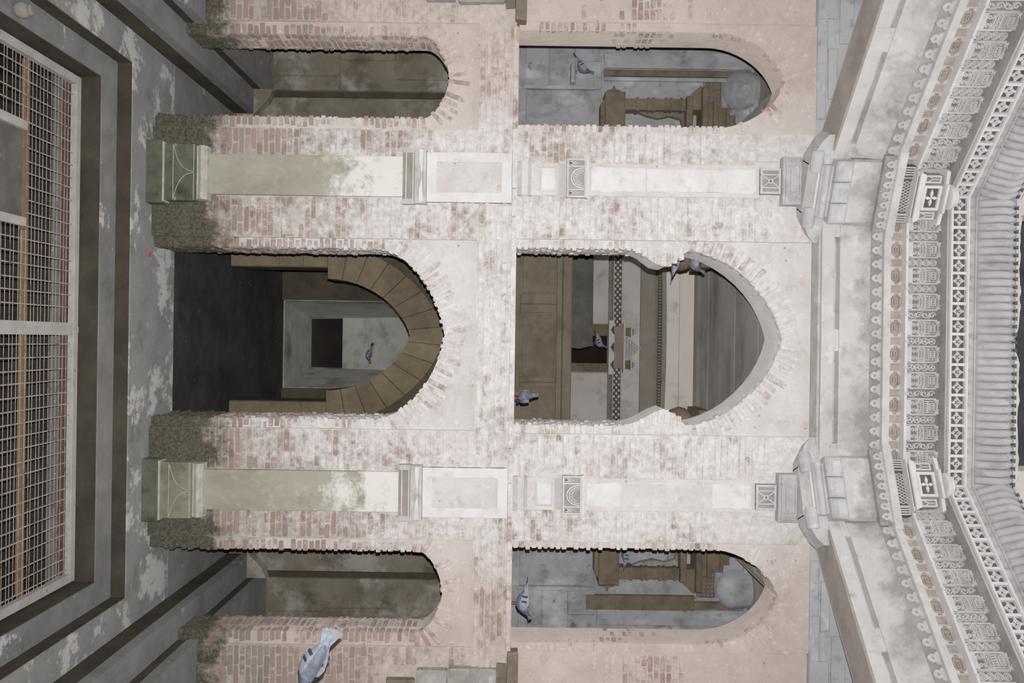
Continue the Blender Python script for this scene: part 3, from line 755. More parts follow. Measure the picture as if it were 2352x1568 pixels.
# side rooms of the lower storey
for sg, nm in ((-1, 'left'), (1, 'right')):
    a, b = sorted((sg * 1.9, sg * 3.86))
    w = struct(MB().box(a, b, YW, YW + 0.2, ZA - 0.05, -0.3).obj('wall_niche_' + nm, 'dim_stone'), 'dim stone back wall inside the narrow lower arch at the %s of the photo' % ('top' if sg < 0 else 'bottom'), 'wall')
    blocks(w, *sorted((sg * 1.92, sg * 3.02)), -3.35, -0.75, YW, 0.62, 0.66, DB)
    blocks(w, *sorted((sg * 3.10, sg * 3.84)), -3.05, -0.75, YW - 0.03, 0.5, 0.8, DB)
    MB().box(*sorted((sg * 3.015, sg * 3.09)), YW - 0.03, YW + 0.02, -3.2, -0.6).obj('dark_groove_strip', 'riser', w)
    MB().prism([(sg * 2.75, -3.29), (sg * 3.07, -3.29), (sg * 3.07, -3.05), (sg * 2.95, -3.1)], YW - 0.16, YW).obj('step_end_stone', 'dim_stone', w)
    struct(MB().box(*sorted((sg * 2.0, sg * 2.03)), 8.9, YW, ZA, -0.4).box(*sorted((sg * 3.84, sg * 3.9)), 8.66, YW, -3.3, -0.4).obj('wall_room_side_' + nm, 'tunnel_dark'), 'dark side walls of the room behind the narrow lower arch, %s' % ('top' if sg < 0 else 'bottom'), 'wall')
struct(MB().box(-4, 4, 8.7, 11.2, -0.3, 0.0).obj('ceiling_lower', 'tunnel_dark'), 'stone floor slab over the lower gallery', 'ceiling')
struct(MB().box(-3.86, 3.86, 8.66, 12.6, 0.0, 0.022).box(-3.86, -1.3, 12.6, 14.2, 0.0, 0.022).box(1.3, 3.86, 12.6, 14.2, 0.0, 0.022).obj('floor_upper_gallery', 'dry_floor'), 'stone floor of the upper gallery behind the arches', 'floor')

# ------------------------------------------------------------------ pilasters (front of the piers)
def vz(v): return v * YF / FPX
def pilaster(sg, nm, where):
    X = sg * 1.554
    # lower storey
    p = struct(empty('trim_pilaster_lower_' + nm, (X, YF, ZA)), 'stone pilaster with a mossy carved plinth in the lower storey, %s' % where, 'pilaster')
    L = lambda mb, name, mat, sm=False: _child(mb, name, mat, p, (X, YF, ZA), sm)
    MBX = lambda: MB()
    L(MB().cbox(X - 0.305, X + 0.305, YF - 0.15, YF, ZA - 0.03, -3.43, 0.006), 'plinth', 'plinth_dark')
    L(MB().box(X - 0.29, X + 0.29, YF - 0.142, YF, -3.435, -3.415), 'plinth_edge', 'pale_line')
    die = L(MB().cbox(X - 0.275, X + 0.275, YF - 0.125, YF, -3.42, -3.115, 0.006), 'die', 'base_stone' if sg > 0 else 'plinth_dark')
    S = lambda mb, name, mat: _child(mb, name, mat, die, (X, YF, ZA))
    S(MB().box(X - 0.27, X + 0.27, YF - 0.131, YF - 0.11, -3.333, -3.328), 'carved_line', 'pale_line')
    S(MB().box(X - 0.27, X + 0.27, YF - 0.131, YF - 0.11, -3.132, -3.127), 'carved_line', 'pale_line')
    for q in (-1, 1):
        pts = [(X + q * (0.262 * math.exp(-3.6 * t) - 0.004 * t), -3.327 + 0.20 * t) for t in [k / 11 for k in range(12)]]
        S(MB().ribbon(pts, 0.005, YF - 0.131, YF - 0.11), 'carved_arc', 'pale_line')
        S(MB().ball((X + q * 0.262, YF - 0.125, -3.312), 0.018, 0.014, 0.018, 8, 6), 'carved_knob', 'base_stone')
    prof = [(YF, -3.115), (YF - 0.10, -3.112), (YF - 0.105, -3.09), (YF - 0.128, -3.078), (YF - 0.138, -3.055), (YF - 0.128, -3.03), (YF - 0.105, -3.02), (YF - 0.105, -3.005), (YF, -3.0)]
    L(MB().extrude_x(prof, X - 0.262, X + 0.262), 'torus', 'pale_line', True)
    L(MB().cbox(X - 0.198, X + 0.198, YF - 0.055, YF + 0.02, -3.01, vz(-252), 0.004), 'shaft', 'shaft')
    # mid capital: sunk grey band over a pale moulded band
    z0, z1, z2 = vz(-254), vz(-226), vz(-203)
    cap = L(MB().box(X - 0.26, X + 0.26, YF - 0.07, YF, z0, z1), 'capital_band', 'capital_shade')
    C = lambda mb, name, mat, sm=False: _child(mb, name, mat, cap, (X, YF, ZA), sm)
    C(MB().box(X - 0.235, X + 0.235, YF - 0.082, YF - 0.06, z0 + 0.03, z0 + 0.038), 'band_line', 'white_stone')
    C(MB().box(X - 0.235, X + 0.235, YF - 0.082, YF - 0.06, z1 - 0.022, z1 - 0.014), 'band_line', 'white_stone')
    for q in (-1, 1):
        C(MB().prism([(X + q * 0.275, z0), (X + q * 0.225, z0 + 0.01), (X + q * 0.225, z1 - 0.005), (X + q * 0.275, z1)], YF - 0.095, YF), 'end_scroll', 'capital')
        C(MB().prism([(X + q * 0.012, z1 + 0.075)] + [(X + q * (0.012 + 0.245 * t), z1 + 0.075 - 0.03 * math.sin(min(1, t * 1.6) * math.pi / 2)) for t in (0.1, 0.25, 0.5, 0.8, 1.0)] + [(X + q * 0.257, z1 + 0.085)], YF - 0.112, YF), 'leaf_lip', 'white_stone')
    prof = [(YF, z1), (YF - 0.10, z1), (YF - 0.105, z1 + 0.05), (YF - 0.085, z1 + 0.075), (YF - 0.10, z1 + 0.085), (YF - 0.10, z2 + 0.012), (YF, z2 + 0.012)]
    L(MB().extrude_x(prof, X - 0.27, X + 0.27), 'capital_moulding', 'capital', True)
    L(MB().box(X - 0.245, X + 0.245, YF - 0.03, YF + 0.02, z2 + 0.01, vz(-6)), 'panel_back', 'plaster')
    L(MB().rect(X - 0.245, X + 0.245, z2 + 0.015, vz(-6), 0.095, YF - 0.045, YF), 'panel_frame', 'white_stone')
    # upper storey
    p = struct(empty('trim_pilaster_upper_' + nm, (X, YF, 0.0)), 'limewashed pilaster with a small carved tracery block in the upper storey, %s' % where, 'pilaster')
    L = lambda mb, name, mat, sm=False: _child(mb, name, mat, p, (X, YF, 0.0), sm)
    L(MB().box(X - 0.16, X + 0.16, YF - 0.025, YF + 0.02, 0.03, 2.42), 'shaft', 'plaster')
    for (a, b) in ((0.035, 0.075), (0.14, 0.17)):
        L(MB().cbox(X - 0.17, X + 0.17, YF - 0.05, YF, a, b, 0.004), 'base_band', 'capital')
    L(MB().cbox(X - 0.12, X + 0.12, YF - 0.055, YF, 0.25, 0.42, 0.02), 'small_square', 'white_stone')
    L(MB().box(X - 0.15, X + 0.15, YF - 0.04, YF, 0.44, 0.52), 'tracery_base', 'capital')
    z0, z1 = 0.515, 0.705
    blk = L(MB().box(X - 0.185, X + 0.185, YF - 0.075, YF, z0, z1), 'tracery_block', 'soot')
    T = lambda mb, name, mat: _child(mb, name, mat, blk, (X, YF, 0.0))
    T(MB().rect(X - 0.19, X + 0.19, z0, z1, 0.018, YF - 0.098, YF - 0.07).box(X - 0.122, X - 0.108, YF - 0.096, YF - 0.07, z0, z1).box(X + 0.108, X + 0.122, YF - 0.096, YF - 0.07, z0, z1), 'tracery_frame', 'carve')
    fan = MB()
    for r_, w_ in ((0.10, 0.010), (0.082, 0.006)):
        fan.ribbon([(X + r_ * math.cos(t), z1 - 0.022 - r_ * 1.25 * math.sin(t)) for t in [math.pi * k / 12 for k in range(13)]], w_, YF - 0.094, YF - 0.07)
    for k in range(1, 8):
        t = math.pi * k / 8
        fan.ribbon([(X + 0.055 * math.cos(t), z1 - 0.022 - 0.065 * math.sin(t)), (X + 0.08 * math.cos(t + 0.15), z1 - 0.022 - 0.098 * math.sin(t + 0.15)), (X + 0.055 * math.cos(t + 0.38), z1 - 0.022 - 0.065 * math.sin(t + 0.38))], 0.006, YF - 0.092, YF - 0.07)
    T(fan, 'tracery_fan', 'carve_bright')
    for q in (-1, 1):
        fl_ = MB()
        for t in range(5):
            a = math.pi / 2 + (t - 2) * 0.55
            fl_.ribbon([(X + q * 0.147, z0 + 0.03), (X + q * 0.147 + 0.03 * math.cos(a), z0 + 0.03 + 0.075 * math.sin(a) * (1 if t != 2 else 1.2))], 0.008, YF - 0.09, YF - 0.07)
        T(fl_, 'side_leaf', 'carve')
    L(MB().box(X - 0.195, X + 0.195, YF - 0.105, YF, z1, z1 + 0.022), 'tracery_lip', 'carve_bright')
    # pale lime patch on the shaft, a little ragged
    pts = []
    for k in range(26):
        t = k / 25
        pts.append((X - 0.118 + U(-0.012, 0.012), 0.76 + 1.62 * t))
    for k in range(26):
        t = 1 - k / 25
        pts.append((X + 0.118 + U(-0.012, 0.012), 0.76 + 1.62 * t))
    L(MB().prism(pts, YF - 0.036, YF), 'lime_coat', 'white_stone')
    L(MB().cbox(X - 0.115, X + 0.115, YF - 0.05, YF, 1.30 if sg < 0 else 1.1, 2.10 if sg < 0 else 2.0, 0.006), 'shaft_panel', 'plaster' if sg > 0 else 'white_stone')
    # carved block under the capital
    z0, z1 = 2.42, 2.62
    blk = L(MB().box(X - 0.125, X + 0.125, YF - 0.055, YF, z0, z1), 'carved_block', 'soot')
    T = lambda mb, name, mat: _child(mb, name, mat, blk, (X, YF, 0.0))
    fr = MB().rect(X - 0.125, X + 0.125, z0, z1, 0.022, YF - 0.072, YF - 0.05)
    fr.box(X - 0.07, X - 0.058, YF - 0.07, YF - 0.05, z0, z1).box(X + 0.058, X + 0.07, YF - 0.07, YF - 0.05, z0, z1)
    fr.ribbon([(X - 0.055, z0 + 0.02), (X + 0.055, z1 - 0.02)], 0.012, YF - 0.07, YF - 0.05).ribbon([(X + 0.055, z0 + 0.02), (X - 0.055, z1 - 0.02)], 0.012, YF - 0.07, YF - 0.05)
    fr.ring(X, (z0 + z1) / 2, 0.022, 0.01, YF - 0.072, YF - 0.05)
    T(fr, 'carved_cross', 'carve')
    ab = L(MB().cbox(X - 0.235, X + 0.235, YF - 0.11, YF, 2.63, 2.83, 0.006), 'capital_block', 'capital')
    T = lambda mb, name, mat: _child(mb, name, mat, ab, (X, YF, 0.0))
    T(MB().rect(X - 0.16, X + 0.16, 2.655, 2.805, 0.018, YF - 0.128, YF - 0.1).box(X - 0.11, X + 0.11, YF - 0.125, YF - 0.1, 2.70, 2.76), 'block_panel', 'capital')
    for q in (-1, 1):
        T(MB().rect(X + q * 0.195 - 0.035, X + q * 0.195 + 0.035, 2.65, 2.81, 0.014, YF - 0.124, YF - 0.1).ring(X + q * 0.195, 2.73, 0.018, 0.01, YF - 0.122, YF - 0.1, 10), 'block_corner', 'capital')
    L(MB().prism([(X + 0.2, 2.62), (X + 0.29, 2.40), (X + 0.2, 2.40)], YF - 0.03, YF).prism([(X - 0.2, 2.62), (X - 0.29, 2.40), (X - 0.2, 2.40)], YF - 0.03, YF), 'plaster_haunch', 'plaster')

def _child(mb, name, mat, par, org, sm=False):
    """part modelled in world coordinates, hung under a thing whose base stands at org"""
    me = mb.mesh(name, mat, sm)
    root = par
    while root.parent is not None: root = root.parent
    if root.type == 'EMPTY':
        if par is root: me.transform(Matrix.Translation(-Vector(org)))
        else: me.transform(Matrix.Translation(-Vector(org)))
    return link(name, me, par)
pilaster(-1, 'left', 'upper one of the pair in the photo')
pilaster(1, 'right', 'lower one of the pair in the photo')

# ------------------------------------------------------------------ octagonal ring of beams and cornice
YC0 = 4.45
T8 = math.tan(math.radians(22.5))
SIDES = [(0.0, 'middle', 'in the middle of the far side'), (45.0, 'left', 'slanting to the top right corner of the photo'), (-45.0, 'right', 'slanting to the bottom right corner of the photo')]
CORN = [(22.5, 'left', 'upper'), (-22.5, 'right', 'lower')]
def side_root(name, deg, label, cat, mb, mat, sm=False):
    """setting piece modelled in the side's own frame: x along it, y outward distance from the shaft's axis"""
    o = mb.obj(name, mat, None, sm)
    o.location = (0, YC0, 0); o.rotation_euler = (0, 0, math.radians(deg))
    return struct(o, label, cat)
lim0 = lambda y, z: -y * T8
lim1 = lambda y, z: y * T8
def mould(prof, extra=0.0):
    return MB().extrude_x(prof, lambda y, z: -y * T8 - extra, lambda y, z: y * T8 + extra)

# carved pieces, shared meshes (front towards -y, back plane at y = 0)
def petal_mesh():
    m = MB()
    pts = [(0, -0.052), (-0.026, -0.034), (-0.038, -0.008), (-0.03, 0.012), (-0.05, 0.026), (-0.056, 0.05), (0.056, 0.05), (0.05, 0.026), (0.03, 0.012), (0.038, -0.008), (0.026, -0.034)]
    hole = [(0.012 * math.cos(-t), -0.006 + 0.012 * math.sin(-t)) for t in [k * math.pi / 4 for k in range(8)]]
    m.prism(pts, -0.022, 0.0, [hole])
    m.ball((0, -0.008, -0.006), 0.006, 0.012, 0.006, 6, 4)
    return m.mesh('hanging_petal', 'petal')
def spiral(m, x, z, r, hand, w, y0):
    pts = []
    for k in range(15):
        t = k / 14
        a = hand * t * 4.6 * math.pi / 2 + math.pi / 2
        q = r * (1 - 0.75 * t)
        pts.append((x + q * math.cos(a), z + q * math.sin(a)))
    m.ribbon(pts, w, y0, 0.0)
def panel_a(variant):
    rnd = random.Random(variant)
    m = MB(); w = 0.070; F = -0.03
    m.box(-w, w, F - 0.006, 0, 0.0, 0.042)
    m.box(-w, w, F, 0, 0.042, 0.050)
    for q in (-1, 1):
        spiral(m, q * 0.036, 0.068, 0.019, q, 0.008, F)
        m.prism([(q * 0.012, 0.096), (q * 0.06, 0.096), (q * 0.036, 0.112)], F, 0)
        m.box(q * w - 0.004, q * w + 0.004, F, 0, 0.042, 0.290)
    m.box(-w, w, F, 0, 0.113, 0.121)
    for q in (-1, 1):
        m.ribbon([(q * 0.064, 0.126), (q * 0.006, 0.143), (q * 0.064, 0.160)], 0.008, F, 0)
        for k in range(3): m.box(q * 0.024 - 0.005 + q * k * 0.017, q * 0.024 + 0.005 + q * k * 0.017, F * 0.8, 0, 0.138, 0.148)
    m.ribbon([(0, 0.130), (0.014, 0.143), (0, 0.156), (-0.014, 0.143)], 0.006, F, 0, True)
    m.box(-w, w, F, 0, 0.165, 0.172)
    if variant == 0:
        for k in range(6): m.box(-0.055 + k * 0.0205, -0.046 + k * 0.0205, F, 0, 0.174, 0.214)
        m.box(-0.058, 0.058, F, 0, 0.208, 0.216)
    else:
        m.rect(-0.058, 0.058, 0.175, 0.216, 0.006, F, 0)
        zz = [(-0.05 + k * 0.0125, 0.186 + (k % 2) * 0.018) for k in range(9)]
        m.ribbon(zz, 0.006, F, 0)
    m.rect(-0.036, 0.036, 0.224, 0.272, 0.008, F - 0.004, 0)
    m.rect(-0.018, 0.018, 0.232, 0.262, 0.005, F, 0)
    for q in (-1, 1):
        m.box(q * 0.052 - 0.006, q * 0.052 + 0.006, F, 0, 0.222, 0.228).box(q * 0.05 - 0.005, q * 0.05 + 0.005, F * 0.8, 0, 0.24, 0.262)
    m.ribbon([(0.05 * math.cos(t), 0.272 + 0.03 * math.sin(t)) for t in [math.pi * k / 10 for k in range(11)]], 0.008, F, 0)
    for q in (-1, 1):
        m.prism([(q * 0.066, 0.268), (q * 0.034, 0.308), (q * 0.07, 0.315)], F, 0)
        m.ribbon([(q * 0.06, 0.282), (q * 0.025, 0.316)], 0.006, F - 0.004, 0)
    return m.mesh('carved_window_panel', 'carve')
def panel_b(variant):
    m = MB(); w = 0.045; F = -0.026
    for q in (-1, 1): m.box(q * w - 0.0035, q * w + 0.0035, F, 0, 0.005, 0.29)
    m.box(-w, w, F, 0, 0.005, 0.012)
    for k in range(4):
        z = 0.046 + k * 0.066
        if variant == 0:
            m.ring(0, z, 0.030, 0.007, F, 0, 14)
            m.ring(0, z, 0.018, 0.005, F, 0, 10)
            m.ball((0, -0.01, z), 0.008, 0.014, 0.008, 8, 5)
        elif variant == 1:
            h = 1 if k % 2 else -1
            spiral(m, 0, z, 0.031, h, 0.008, F)
            m.ribbon([(h * 0.034, z - 0.033), (h * 0.012, z - 0.02), (-h * 0.02, z - 0.033)], 0.007, F, 0)
        else:
            m.ring(0, z, 0.030, 0.007, F, 0, 14)
            for a in range(3):
                t = a * 2.094 + 0.4
                m.ribbon([(0, z), (0.012 * math.cos(t), z + 0.012 * math.sin(t)), (0.022 * math.cos(t + 0.6), z + 0.022 * math.sin(t + 0.6))], 0.009, F, 0)
    return m.mesh('carved_scroll_strip', 'carve')
def star_mesh(w, h):
    """one openwork square: flat frame, four pointed leaves around a bud"""
    m = MB(); F = -0.035
    m.rect(-w / 2, w / 2, 0, h, 0.013, F, 0)
    cz = h / 2; a = (w - 0.02) / 2; b = (h - 0.02) / 2
    for (dx, dz) in ((1, 1), (1, -1), (-1, 1), (-1, -1)):      # thin concave arcs from tip to tip
        m.ribbon([(dx * a * math.cos(t) ** 3.5, cz + dz * b * math.sin(t) ** 3.5) for t in [math.pi / 2 * k / 8 for k in range(9)]], 0.0055, F * 0.7, 0)
    for (dx, dz) in ((1, 0), (-1, 0), (0, 1), (0, -1)):        # four ridged pointed leaves
        q = a if dx else b
        tip, root_, mid, w_ = q * 1.0, q * 0.08, q * 0.36, 0.0145
        def pt(r_, s_, y_): return (dx * r_ - dz * s_, y_, cz + dz * r_ + dx * s_)
        m.add([pt(root_, 0, -0.01), pt(mid, -w_, -0.012), pt(tip, 0, -0.014), pt(mid, w_, -0.012), pt(mid, 0, F)], [(0, 1, 4), (1, 2, 4), (2, 3, 4), (3, 0, 4), (0, 3, 2, 1)])
    m.ball((0, -0.026, cz), 0.006, 0.012, 0.006, 8, 5)
    return m.mesh('openwork_square', 'carve_bright')
def diamond_mesh():
    m = MB(); F = -0.02; w, h = 0.072, 0.10
    oct_ = [(-w, 0.03), (-w + 0.028, 0.006), (w - 0.028, 0.006), (w, 0.03), (w, h - 0.03), (w - 0.028, h - 0.006), (-w + 0.028, h - 0.006), (-w, h - 0.03)]
    m.ribbon([(x_ * 0.8, 0.05 + (z_ - 0.05) * 0.8) for x_, z_ in oct_], 0.007, F, 0, True)
    m.rect(-0.026, 0.026, 0.034, 0.066, 0.008, F - 0.006, 0)
    m.box(-0.004, 0.004, F - 0.006, 0, 0.034, 0.066)
    return m.mesh('hexagon_boss', 'diamond')
def spandrel_mesh():
    m = MB(); F = -0.026
    for q in (-1, 1):
        for (z0, s_) in ((0.0, 1), (0.10, -1)):
            m.prism([(q * 0.082, z0), (q * 0.03, z0), (q * 0.05, z0 + s_ * 0.010), (q * 0.062, z0 + s_ * 0.03), (q * 0.082, z0 + s_ * 0.036)], F, 0)
        m.box(q * 0.084 - 0.004, q * 0.084 + 0.004, F, 0, 0, 0.1)
    return m.mesh('corner_leaf', 'carve')
def rib_mesh():
    """one lotus rib: a long swelling petal, convex in height and across"""
    prof = [(3.26, 4.315), (3.235, 4.33), (3.20, 4.40), (3.165, 4.47), (3.16, 4.52), (3.19, 4.59), (3.235, 4.65), (3.27, 4.675)]
    rings = []
    for (y, z) in prof:
        w = 0.0365 if z < 4.62 else 0.034 - (z - 4.62) * 0.35
        rings.append([(-w, y + 0.05, z), (-w, y + 0.004, z), (-w * 0.62, y - 0.016, z), (0, y - 0.023, z), (w * 0.62, y - 0.016, z), (w, y + 0.004, z), (w, y + 0.05, z)])
    return MB().loft(rings).mesh('lotus_rib', 'lotus', True)
def tooth_mesh():
    m = MB()
    m.prism([(-0.02, 4.685), (0.02, 4.685), (0, 4.652)], 3.222, 3.28)
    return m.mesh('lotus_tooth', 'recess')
def curl_mesh():
    m = MB(); spiral(m, 0, 0.028, 0.02, 1, 0.006, -0.008); m.ribbon([(-0.034, 0.005), (-0.02, 0.012), (-0.02, 0.05)], 0.005, -0.008, 0)
    return m.mesh('small_curl', 'lotus')
PETAL = petal_mesh(); PA = [panel_a(0), panel_a(1)]; PBm = [panel_b(0), panel_b(1), panel_b(2)]
STAR = star_mesh(0.1415, 0.150); DIA = diamond_mesh(); SPA = spandrel_mesh(); RIB = rib_mesh(); TOO = tooth_mesh(); CURL = curl_mesh()

A_B = 3.58
for deg, nm, wh in SIDES:
    cl = 0.42                                               # clearance for the corner blocks
    # --- beam with a sunk groove and a cove above it
    prof = [(A_B, 3.0), (A_B, 3.118), (A_B + 0.075, 3.122), (A_B + 0.075, 3.162), (A_B - 0.005, 3.172), (A_B - 0.01, 3.26), (A_B - 0.03, 3.33), (A_B - 0.07, 3.39), (A_B - 0.10, 3.425), (4.02, 3.425), (4.02, 3.0)]
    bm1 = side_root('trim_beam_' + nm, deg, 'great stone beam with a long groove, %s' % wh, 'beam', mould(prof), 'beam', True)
    if not deg: MB().box(-1.3, 1.3, 3.62, 3.9, 2.978, 3.0).obj('lit_underside_strip', 'capital', bm1)  # added strip; its pale face stands in for the flash-lit beam underside
    tab = MB().box(-0.105, 0.105, A_B - 0.004, A_B + 0.08, 3.004, 3.168)
    tab.obj('groove_stop', 'beam', bm1)
    for q in (-1, 1):
        MB().box(q * 1.12 - 0.12, q * 1.12 + 0.12, A_B - 0.003, A_B + 0.08, 3.1, 3.17).obj('groove_stop', 'beam', bm1)
    if deg:
        for k, r_ in enumerate((0.05, 0.10, 0.15, 0.19)):
            mm = MB()
            n = 28
            rr = [[(r_ + d) * math.cos(a * 2 * math.pi / n) for a in range(n)] for d in (-0.008, 0.008)]
            vs = []; fs = []
            for i in range(n):
                a = i * 2 * math.pi / n
                for d, zz in ((-0.012, 3.0), (0.0, 2.988), (0.012, 3.0)):
                    vs.append(((r_ + d) * math.cos(a), 3.80 + (r_ + d) * math.sin(a) * 0.9, zz))
            for i in range(n):
                j = (i + 1) % n
                fs += [(3 * i, 3 * j, 3 * j + 1, 3 * i + 1), (3 * i + 1, 3 * j + 1, 3 * j + 2, 3 * i + 2)]
            mm.add(vs, fs)
            mm.obj('soffit_ring', 'beam_dark', bm1)
        MB().box(-1.45, 1.45, 3.60, 3.97, 2.985, 3.0).obj('soffit_skin', 'beam_dark', bm1)
    # --- hanging petals
    pb = side_root('trim_petal_band_' + nm, deg, 'band of small hanging petals, %s' % wh, 'frieze', mould([(3.49, 3.425), (3.49, 3.54), (4.0, 3.54), (4.0, 3.425)]), 'soot')
    n = 18; half = 3.47 * T8 - 0.24
    for k in range(n):
        link('hanging_petal', PETAL, pb, (-half + (2 * half) * (k + 0.5) / n, 3.488, 3.482))
    # --- bright fillet
    side_root('trim_fillet_' + nm, deg, 'plain bright fillet between petals and hexagons, %s' % wh, 'fillet', mould([(3.43, 3.536), (3.425, 3.60), (3.6, 3.605), (3.6, 3.536)]), 'carve')
    # --- hexagon band
    hb = side_root('trim_hexagon_band_' + nm, deg, 'dull brown band of small hexagon bosses, %s' % wh, 'frieze', mould([(3.49, 3.60), (3.49, 3.735), (3.8, 3.735), (3.8, 3.60)]), 'diamond')
    pitch = 0.2485
    n = 11 if deg else 10
    for k in range(n):
        x = (k - (n - 1) / 2) * pitch
        if abs(x) > 3.45 * T8 - 0.14: continue
        link('hexagon_boss', DIA, hb, (x, 3.488, 3.618)); link('corner_leaf', SPA, hb, (x, 3.488, 3.618))
    # --- tall carved frieze
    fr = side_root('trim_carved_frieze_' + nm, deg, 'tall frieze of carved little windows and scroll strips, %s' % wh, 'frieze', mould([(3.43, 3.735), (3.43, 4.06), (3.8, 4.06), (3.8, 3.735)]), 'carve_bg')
    mould([(3.385, 3.722), (3.385, 3.745), (3.5, 3.745), (3.5, 3.722)]).obj('frieze_ledge', 'carve_bright', fr)
    rnd = random.Random(int(deg) + 99)
    for k in range(n):
        x = (k - (n - 1) / 2) * pitch
        if abs(x) < 3.42 * T8 - 0.06:
            link('carved_window_panel', PA[1 if rnd.random() < 0.6 else 0], fr, (x, 3.432, 3.745))
        x += pitch / 2
        if k < n - 1 and abs(x) < 3.42 * T8 - 0.05:
            link('carved_scroll_strip', PBm[rnd.randrange(3)], fr, (x, 3.432, 3.745))
            MB().ball((x, 3.375, 3.735), 0.012, 0.012, 0.016, 6, 5).obj('ledge_bud', 'carve_bright', fr)
    # --- openwork band
    ob = side_root('trim_openwork_band_' + nm, deg, 'pale band of openwork squares with four pointed stars, %s' % wh, 'frieze', mould([(3.262, 4.064), (3.262, 4.08), (3.30, 4.08), (3.30, 4.235), (3.8, 4.235), (3.8, 4.06), (3.42, 4.06)]), 'soot')
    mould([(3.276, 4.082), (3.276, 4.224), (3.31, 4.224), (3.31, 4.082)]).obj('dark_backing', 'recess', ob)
    mould([(3.232, 4.066), (3.232, 4.084), (3.3, 4.084), (3.3, 4.062)]).obj('frame_strip', 'carve_bright', ob)
    mould([(3.232, 4.222), (3.232, 4.240), (3.3, 4.240), (3.3, 4.222)]).obj('frame_strip', 'carve_bright', ob)
    n2 = 19; half = 3.25 * T8
    for k in range(n2):
        link('openwork_square', STAR, ob, (-half + 2 * half * (k + 0.5) / n2, 3.275, 4.078), None, (2 * half / n2 / 0.1415, 1, 1))
    # --- curl band and lotus moulding
    lo = side_root('trim_lotus_moulding_' + nm, deg, 'grey rounded moulding of long lotus ribs, %s' % wh, 'moulding', mould([(3.245, 4.240), (3.245, 4.29), (3.228, 4.293), (3.228, 4.303), (3.25, 4.306), (3.265, 4.32), (3.235, 4.40), (3.20, 4.50), (3.25, 4.63), (3.265, 4.68), (3.8, 4.68), (3.8, 4.24)]), 'lotus', True)
    n3 = 36; half = 3.19 * T8
    for k in range(n3):
        x = -half + 2 * half * (k + 0.5) / n3
        link('lotus_rib', RIB, lo, (x, U(-0.002, 0.002), 0), None, (2 * half / n3 / 0.0775, 1, 1))
        link('lotus_tooth', TOO, lo, (x + half / n3, 0, 0))
    for k in range(24):
        link('small_curl', CURL, lo, (-1.3 + 2.6 * (k + 0.5) / 24, 3.244, 4.238))
    lip = MB()
    xs = [(-3.26 * T8) + 2 * 3.26 * T8 * k / 40 for k in range(41)]
    tops = [4.715 + U(-0.012, 0.012) for _ in xs]
    if not deg:
        for i, x in enumerate(xs): tops[i] -= 0.05 * math.exp(-((x - 0.02) / 0.12) ** 2)
    lip.prism([(x, 4.675) for x in xs] + [(x, t) for x, t in zip(xs[::-1], tops[::-1])], 3.235, 3.6)
    lip.obj('broken_lip', 'carve', lo)

